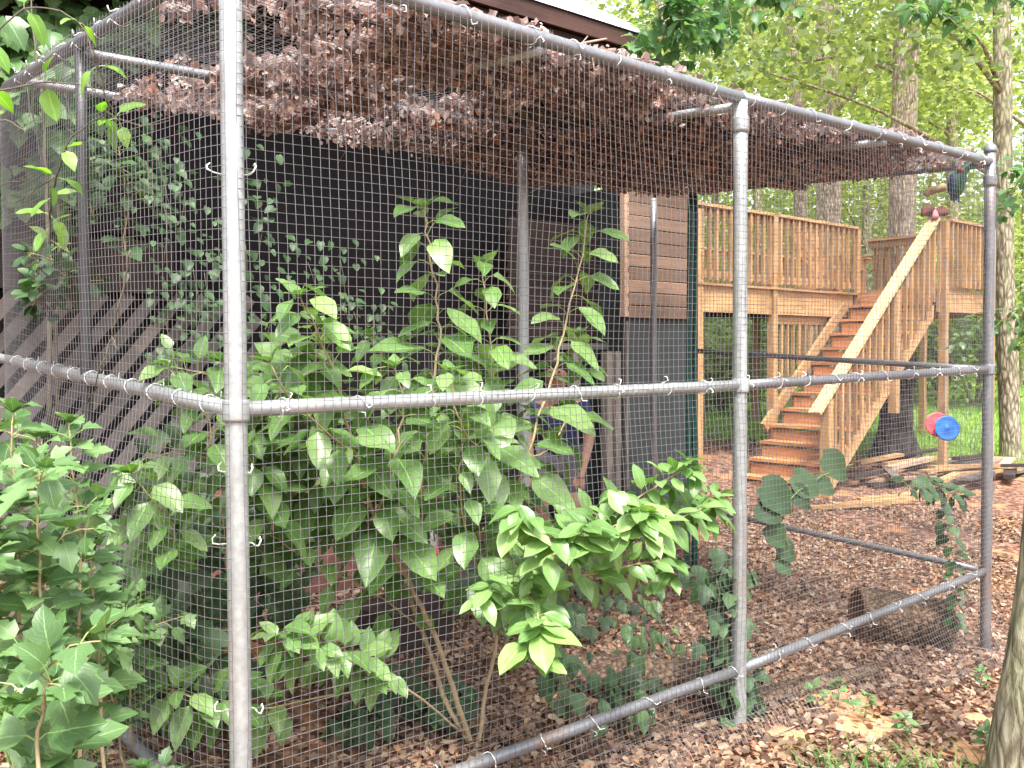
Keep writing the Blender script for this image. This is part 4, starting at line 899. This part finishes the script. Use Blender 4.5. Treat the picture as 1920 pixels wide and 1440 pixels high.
for px, py, sz in ((1565, 878, .16), (1510, 912, .15), (1455, 935, .18), (1440, 965, .13), (1500, 935, .12), (1545, 915, .11), (1475, 1035, .11), (1455, 1005, .13), (1470, 1060, .10)):
    q = P(px, py, .1); pl.leaf(q-RT*sz*.35+Vector((0, 0, sz*.3)), RT*.9+Vector((0, 0, -.6)), -FW+Vector((0, 0, .6)), sz, 'heart', 1.15)
pl.done()
pl = Plant('vine', 'small leaved vine hanging on the mesh left of the far corner post', 'vine', 'stemg')
s_ = pl.stem([P(1745, 895, .05), P(1765, 940, .05), P(1780, 1000, .05), P(1790, 1060, .05), P(1790, 1170, .05)], .002, .001); pl.dress(s_, 'heart', .065, .045, 0, .03, .8, .8)
s_ = pl.stem([P(1700, 910, .05), P(1740, 915, .05), P(1800, 930, .05)], .002, .001); pl.dress(s_, 'heart', .07, .05, 0, .03, .8, .8); pl.done()
pl = Plant('seedling', 'little green seedlings sprouting from the bare clay at the lower right', 'seedling', 'stemg')
for px, py in ((1570, 1310), (1850, 1380), (1700, 1370), (1840, 1250), (1530, 1320), (1900, 1400), (1620, 1340)):
    for k in range(1):
        q = P(px, py, 0); d = (q-CAM); t = (.12-CAM.z)/d.z; q = CAM+d*t; q.z = g(q.x, q.y)
        s_ = pl.stem([q, q+Vector((.01, 0, .05)), q+Vector((random.uniform(-.03, .03), 0, .1))], .002, .001, 2); pl.dress(s_, 'dull', .05, .03, .3, .01, .2, .9)
pl.done()
# grass tufts
def tuft(label, spots, n_, h, mat='grass'):
    V = []; F = []; Rn = []; o = 0
    for (px, py, spr) in spots:
        d = (P(px, py, 0)-CAM); q = CAM+d*((.13-CAM.z)/d.z); q.z = g(q.x, q.y)
        for i in range(n_):
            a = random.uniform(0, 6.28); b_ = q+Vector((random.gauss(0, spr), random.gauss(0, spr), 0)); b_.z = g(b_.x, b_.y); L = h*random.uniform(.5, 1.2); out = Vector((math.cos(a), math.sin(a), 0)); sd_ = out.cross(Vector((0, 0, 1)))*.0045
            r_ = random.random()
            for k in range(5):
                t = k/4; p = b_+out*L*.75*t**1.6+Vector((0, 0, L*(t-.55*t*t))); wv = sd_*(1-t*.95); V += [tuple(p-wv), tuple(p+wv)]; Rn += [r_, r_]
            F += [(o+2*k, o+2*k+1, o+2*k+3, o+2*k+2) for k in range(4)]; o += 10
    tag(link('grass_tuft', quadmesh('grass_tuft', np.array(V), np.array(F), M[mat], np.array(Rn)), kind='stuff'), label, 'grass', kind='stuff')
tuft('thin arching green grass growing from the litter at the lower right', [(1610, 1440, .05), (1680, 1450, .04), (1745, 1440, .05), (1560, 1460, .05), (1850, 1440, .06)], 26, .22)
tuft('dark clump of grass at the bottom left corner', [(40, 1500, .06), (100, 1520, .06), (10, 1460, .06), (150, 1560, .08)], 60, .30)

# ------------------------------------------------------------ LOGS and small things on the ground
def log(label, a, b, r0, r1, hollow=False, name='log'):
    a, b = Vector(a), Vector(b); t = thing(name, label, 'log'); mb = MB(); n = 20; k = 10; T = (b-a).normalized(); s_ = T.cross(Vector((0, 0, 1))).normalized(); u = s_.cross(T)
    vs = []; 
    for i in range(k+1):
        p = a.lerp(b, i/k); r_ = r0+(r1-r0)*i/k
        for j in range(n):
            an = j*2*math.pi/n; q = r_*(1+.30*noise.noise(Vector((math.cos(an)*2, math.sin(an)*2, i*.35)))); vs.append(p+s_*math.cos(an)*q+u*math.sin(an)*q*.92)
    fs = [(i*n+j, i*n+(j+1) % n, (i+1)*n+(j+1) % n, (i+1)*n+j) for i in range(k) for j in range(n)]
    fs.append(tuple(k*n+j for j in range(n)))
    if not hollow: fs.append(tuple(range(n))[::-1])
    mb.add(vs, fs); mb.build('bark', M['log'], t, True)
    if hollow:
        mb = MB(); vs = []
        for i, (d, f) in enumerate(((0, 1), (-.01, .96), (0.0, .80), (.35, .70))):
            for j in range(n): an = j*2*math.pi/n; c_ = a+T*d; w_ = vs and (1+.05*math.sin(an*5)) or 1; vs.append(c_+(s_*math.cos(an)+u*math.sin(an)*.92)*r0*f*w_*(1+.1*noise.noise(Vector((math.cos(an)*2, math.sin(an)*2, 0)))))
        fs = [(i*n+j, (i+1)*n+j, (i+1)*n+(j+1) % n, i*n+(j+1) % n) for i in range(3) for j in range(n)]; fs.append(tuple(3*n+j for j in range(n))); mb.add(vs, fs); mb.build('hollow', M['black'] if False else M['rim'], t, True)
    return t
M['rim'] = plain('rotten_wood', (.15, .07, .035), .95, 0, .4, 20, .8)
q = P(1608, 1140, .50); e = P(1850, 1128, .25)
log('hollow brown log lying on the leaves in the right bay', (q.x, q.y, g(q.x, q.y)+.13), (4.20, .16, g(4.2, .16)+.12), .16, .14, True)
q = P(1010, 1310, .75); e = P(1385, 1265, .25)
log('long rotting orange brown log behind the bottom rail of the near bay', (q.x, q.y-.1, g(q.x, q.y)+.05), (e.x, e.y+.1, g(e.x, e.y)+.05), .11, .08)
log('low mossy log lying just inside the bottom edge of the mesh', (2.2, .12, g(2.2, .1)+.03), (3.3, .10, g(3.3, .1)+.02), .055, .04)
q = P(750, 1195, 1.5); mb = MB(); mb.box((q.x, q.y, g(q.x, q.y)+.1), (.42, .3, .2), Matrix.Rotation(.3, 3, 'Z')); tag(mb.build('stone_block', M['sidingm']), 'squarish grey brown block standing behind the shrub stems', 'block')
q = P(268, 1160, 1.6); mb = MB(); mb.box((q.x, q.y, q.z), (.26, .14, .06), Matrix.Rotation(.2, 3, 'Z')); tag(mb.build('wood_block', M['cap']), 'pale wooden block half hidden in the ivy at lower left', 'block')

# ------------------------------------------------------------ toy, perch, parrot, feeder
toy = thing('bird_toy', 'red and blue plastic discs hanging on a chain below the end rail', 'toy')
hy = .36; top = Vector((XC, hy, zz(ZM, XC, hy)-.02)); c = PX(1775, 803, XC); hy2 = c.y
top = Vector((XC-.02, hy2, zz(ZM, XC, hy2)-.017)); cc = P(1775, 803, hy2)
link_m = MB(); 
link_m.tube([(.004*math.cos(a), 0, .008*math.sin(a)) for a in [i*math.pi/5 for i in range(11)]], .0012, 5, False); LKM = link_m.mesh('chain_link', M['chain'], True)
n_ = 24
for i in range(n_):
    f = i/(n_-1); o = link('chain_link', LKM, toy, loc=top.lerp(Vector((top.x, top.y, c.z+.06)), f)); o.rotation_euler = (0, 0, (i % 2)*1.57)
for nm, mt, px, py, dd in (('disc', 'red', 1758, 796, .02), ('disc', 'blue', 1776, 803, -.03)):
    ctr = PD(px, py, (P(1768, 800, hy2)-CAM).dot(FW)+dd); mb = MB(); ax = (-FW+Vector((0, 0, .12))).normalized(); Mx = ax.to_track_quat('Z', 'Y').to_matrix()
    pr = [(.0, -.003), (.058, -.004), (.067, -.004), (.070, 0), (.067, .004), (.060, .004), (.056, .0025), (.012, .0025), (.008, .006), (.0, .006)]
    vs = [ctr+Mx @ Vector((r_*math.cos(j*math.pi/14), r_*math.sin(j*math.pi/14), z)) for r_, z in pr for j in range(28)]
    mb.add(vs, [(i*28+j, i*28+(j+1) % 28, (i+1)*28+(j+1) % 28, (i+1)*28+j) for i in range(len(pr)-1) for j in range(28)]); o = mb.build(nm, M[mt], toy, True); o['label'] = mt+' disc'
def skin(name, verts, edges, rads, mat, parent, sub=2, root=0):
    me = bpy.data.meshes.new(name); me.from_pydata([tuple(v) for v in verts], edges, []); me.materials.append(mat); o = link(name, me, parent)
    sk = o.modifiers.new('skin', 'SKIN'); sk.use_smooth_shade = True
    for i, r_ in enumerate(rads): me.skin_vertices[0].data[i].radius = (r_, r_) if not isinstance(r_, tuple) else r_
    me.skin_vertices[0].data[root].use_root = True
    ss = o.modifiers.new('sub', 'SUBSURF'); ss.levels = sub; ss.render_levels = sub; return o
def ellipsoid(mb, c, rx, ry, rz, Mx=None, n=14, k=9, taper=0.):
    vs = []
    for i in range(k+1):
        a = -math.pi/2+math.pi*i/k
        for j in range(n):
            p = Vector((rx*math.cos(a)*math.cos(2*math.pi*j/n), ry*math.cos(a)*math.sin(2*math.pi*j/n), rz*math.sin(a)))
            f = 1-taper*(.5-math.sin(a)/2); p.x *= f; p.y *= f
            vs.append((Mx @ p if Mx is not None else p)+Vector(c))
    mb.add(vs, [(i*n+j, i*n+(j+1) % n, (i+1)*n+(j+1) % n, (i+1)*n+j) for i in range(k) for j in range(n)])
# parrot: hangs below the end of the top rail, body down, head out to the right
M['pg'] = plain('parrot_green', (.008, .06, .028), .5, 0, .4, 160, .5); M['pb'] = plain('parrot_wing_blue', (.012, .03, .10), .5, 0, .4, 160, .5); M['pr'] = plain('parrot_red', (.25, .03, .04), .7); M['po'] = plain('parrot_beak', (.75, .28, .07), .35, 0, .2)
par = thing('parrot', 'green parrot with orange beak clinging under the far end of the top rail', 'parrot')
DP = (P(1795, 340, .09)-CAM).dot(FW)
def pp(px, py, dd=0): return PD(px, py, DP+dd)
pts_ = smooth_pts([pp(1837, 307), pp(1832, 306), pp(1824, 308), pp(1814, 313), pp(1803, 322), pp(1797, 334), pp(1793, 347), pp(1791, 359), pp(1789, 368), pp(1788, 374)], 4)
rr_ = list(np.interp(np.linspace(0, 9, len(pts_)), range(10), [.006, .018, .024, .022, .032, .042, .045, .038, .022, .006]))
mb = MB(); mb.tube(pts_, rr_, 16); mb.build('body', M['pg'], par, True)
wing = MB()
for (x0, y0, x1, y1, dd, mt) in ((1786, 326, 1783, 368, -.030, 0), (1803, 328, 1797, 368, -.034, 1)):
    a_, b_ = pp(x0, y0, dd), pp(x1, y1, dd); Mx = (a_-b_).to_track_quat('Z', 'Y').to_matrix(); wg = MB(); ellipsoid(wg, (a_+b_)/2, .026, .014, (a_-b_).length*.56, Mx, taper=.7); wg.build('wing', M['pb' if mt == 0 else 'pg'], par, True)
for k in range(4):
    a_, b_ = pp(1788+k*2.5, 360), pp(1783+k*5, 376+(k % 2)*3); mb = MB(); beam(mb, a_, b_, .012, .003, -FW); mb.build('tail_feather', M['pb'], par)
bk = MB(); bk.tube([pp(1832, 306, -.005), pp(1838, 305, -.008), pp(1842, 308, -.01), pp(1842, 313, -.01)], [.014, .012, .008, .002], 8); bk.build('beak', M['po'], par, True)
ey = MB(); ellipsoid(ey, pp(1829, 304, -.021), .004, .004, .004); ey.build('eye', M['black'], par, True)
rp = MB(); ellipsoid(rp, pp(1800, 320, -.030), .026, .014, .013, Matrix.Rotation(.5, 3, 'Y')); o = rp.build('flank_patch', M['pr'], par, True); o['label'] = 'red feather patch'
ft = MB()
for dx in (-5, 6): ft.tube([pp(1800+dx, 322), pp(1801+dx, 312), pp(1803+dx, 303)], .004, 5)
ft.build('foot', M['lattice'], par, True)
per = thing('hanging_perch', 'short wooden perch hung on a rope beside the parrot', 'perch')
lg = MB(); lg.tube(smooth_pts([pp(1733, 366, .15), pp(1745, 358, .13), pp(1760, 354, .1), pp(1775, 350, .08)], 4), [.012]+[.022]*11+[.012], 10); lg.build('perch_branch', M['cap'], per, True)
rp = MB()
tp_ = pp(1751, 322, .12); rp.tube([pp(1740, 357, .13), tp_, pp(1766, 352, .1)], .005, 6); tz = Vector((tp_.x, tp_.y, zroof(tp_.x, max(.02, tp_.y)))); rp.tube([tp_, tz], .006, 6); rp.build('rope', M['rope'], per, True)
# little bundle on the top end of the handrail
M['mar'] = plain('dark_red_brown', (.09, .022, .018), .8, 0, .3, 60); M['pink'] = plain('dusty_pink', (.55, .22, .22), .7)
bn = thing('cloth_bundle', 'small dark brown two lobed bundle with pink middle on the top end of the handrail', 'bundle')
c0 = P(1750, 402, 3.29); 
for s_, mt in ((-1, 'black'), (1, 'mar')):
    mb = MB(); ellipsoid(mb, c0+RT*s_*.085+Vector((0, 0, .03)), .115, .05, .058, (-RT*s_).to_track_quat('X', 'Z').to_matrix() @ Matrix.Rotation(s_*.35, 3, 'Y'), 16, 11)
    mb.v = [tuple(Vector(v)+Vector((noise.noise(Vector(v)*9), noise.noise(Vector(v)*9+Vector((5, 0, 0))), noise.noise(Vector(v)*9+Vector((0, 7, 0)))))*.05) for v in mb.v]; mb.build('lobe', M['mar'], bn, True)
mb = MB(); mb.lathe([(.045, -.06), (.04, -.02), (.022, .03), (.008, .05)], c0-FW*.05, 10); mb.build('middle', M['pink'], bn, True)
# feeder
fd = thing('jar_feeder', 'white jar waterer with a red base hanging behind the shrub', 'feeder')
q = P(807, 1042, 1.4); r_ = .03
mb = MB(); mb.lathe([(.012, .045), (.030, .045), (.031, .05), (.031, .125), (.026, .145), (.01, .15)], q, 18); mb.build('jar', M['white'], fd, True)
mb = MB(); mb.lathe([(.030, 0), (.040, .002), (.042, .025), (.034, .03), (.034, .045), (.028, .048)], q, 18); mb.build('base', M['red'], fd, True)
mb = MB(); mb.tube([q+Vector((0, 0, .15)), Vector((q.x, q.y, zroof(q.x, q.y)-.02))], .0012, 4); mb.build('hanger_wire', M['wire'], fd)

# ------------------------------------------------------------ PERSON standing behind the shrub
M['skin'] = plain('skin', (.42, .22, .15), .55, 0, .08); M['shirt'] = plain('blue_shirt', (.035, .045, .12), .85, 0, .2); M['shorts'] = plain('grey_shorts', (.14, .13, .14), .85, 0, .2); M['hair'] = plain('dark_hair', (.03, .02, .015), .7)
pe = thing('person', 'person in a dark blue shirt and grey shorts standing behind the shrub', 'person')
pb = P(1050, 845, 2.75); gx_, gy_ = pb.x, pb.y; gz = g(gx_, gy_)-.0; f_ = Vector((-.75, -.66, 0)).normalized(); s_ = Vector((0, 0, 1)).cross(f_)
def b_(fw, sd_, z): return Vector((gx_, gy_, gz))+f_*fw+s_*sd_+Vector((0, 0, z))
verts = [b_(0, 0, .70), b_(.05, 0, .86), b_(.10, 0, 1.00), b_(.15, 0, 1.12), b_(.20, 0, 1.20), b_(.24, 0, 1.26), b_(.29, 0, 1.34), b_(.31, 0, 1.40),
         b_(0, .09, .68), b_(.20, .12, .42), b_(.02, .10, .08), b_(.12, .11, .03), b_(.19, .11, .02), b_(0, -.09, .68), b_(.20, -.12, .42), b_(.02, -.10, .08), b_(.12, -.11, .03), b_(.19, -.11, .02),
         b_(.14, .17, 1.11), b_(.12, .22, .85), b_(.24, .18, .66), b_(.29, .16, .59), b_(.14, -.17, 1.11), b_(.12, -.22, .85), b_(.22, -.18, .66), b_(.27, -.16, .59)]
ed = [(0, 1), (1, 2), (2, 3), (3, 4), (4, 5), (5, 6), (6, 7), (0, 8), (8, 9), (9, 10), (10, 11), (11, 12), (0, 13), (13, 14), (14, 15), (15, 16), (16, 17), (3, 18), (18, 19), (19, 20), (20, 21), (3, 22), (22, 23), (23, 24), (24, 25)]
rd = [.13, .12, .125, .10, .055, .07, .09, .06, .085, .055, .04, .04, .025, .085, .055, .04, .04, .025, .05, .04, .028, .03, .05, .04, .028, .03]
skin('body', verts, ed, rd, M['skin'], pe, 2, 0)
skin('shirt', [verts[0]+Vector((0, 0, .03)), verts[1], verts[2], verts[3], verts[18], verts[18].lerp(verts[19], .6), verts[22], verts[22].lerp(verts[23], .6)], [(0, 1), (1, 2), (2, 3), (3, 4), (4, 5), (3, 6), (6, 7)], [.145, .14, .14, .112, .066, .062, .066, .062], M['shirt'], pe, 2, 0)
skin('shorts', [verts[0], verts[8], verts[8].lerp(verts[9], .95), verts[13], verts[13].lerp(verts[14], .95)], [(0, 1), (1, 2), (0, 3), (3, 4)], [.14, .10, .085, .10, .085], M['shorts'], pe, 2, 0)
mb = MB(); ellipsoid(mb, verts[6]+Vector((0, 0, .035))-f_*.02, .095, .095, .095); mb.build('hair', M['hair'], pe, True)
fm = MB()
for s2 in (-1, 1):
    ellipsoid(fm, verts[6]+f_*.083+s_*s2*.03+Vector((0, 0, -.01)), .009, .009, .006)
fm.build('eyes', M['black'], pe, True)
mb = MB(); ellipsoid(mb, verts[6]+f_*.095+Vector((0, 0, -.035)), .014, .014, .02); mb.build('nose', M['skin'], pe, True)
for base_i, sd2 in ((21, 1), (25, -1)):
    for k in range(4):
        a_ = verts[base_i]+s_*(k-1.5)*.017; mb = MB(); mb.tube([a_, a_+f_*.03+Vector((0, 0, -.035)), a_+f_*.03+Vector((0, 0, -.06-.006*(k in (1, 2)))), a_+f_*.015+Vector((0, 0, -.075))], [.010, .009, .008, .006], 7); mb.build('finger', M['skin'], pe, True)
    a_ = verts[base_i]-s_*.03*sd2; mb = MB(); mb.tube([a_, a_+f_*.02-s_*.01*sd2+Vector((0, 0, -.02)), a_+f_*.03-s_*.005*sd2+Vector((0, 0, -.04))], [.011, .010, .007], 7); mb.build('thumb', M['skin'], pe, True)
print('objects', len(bpy.data.objects))
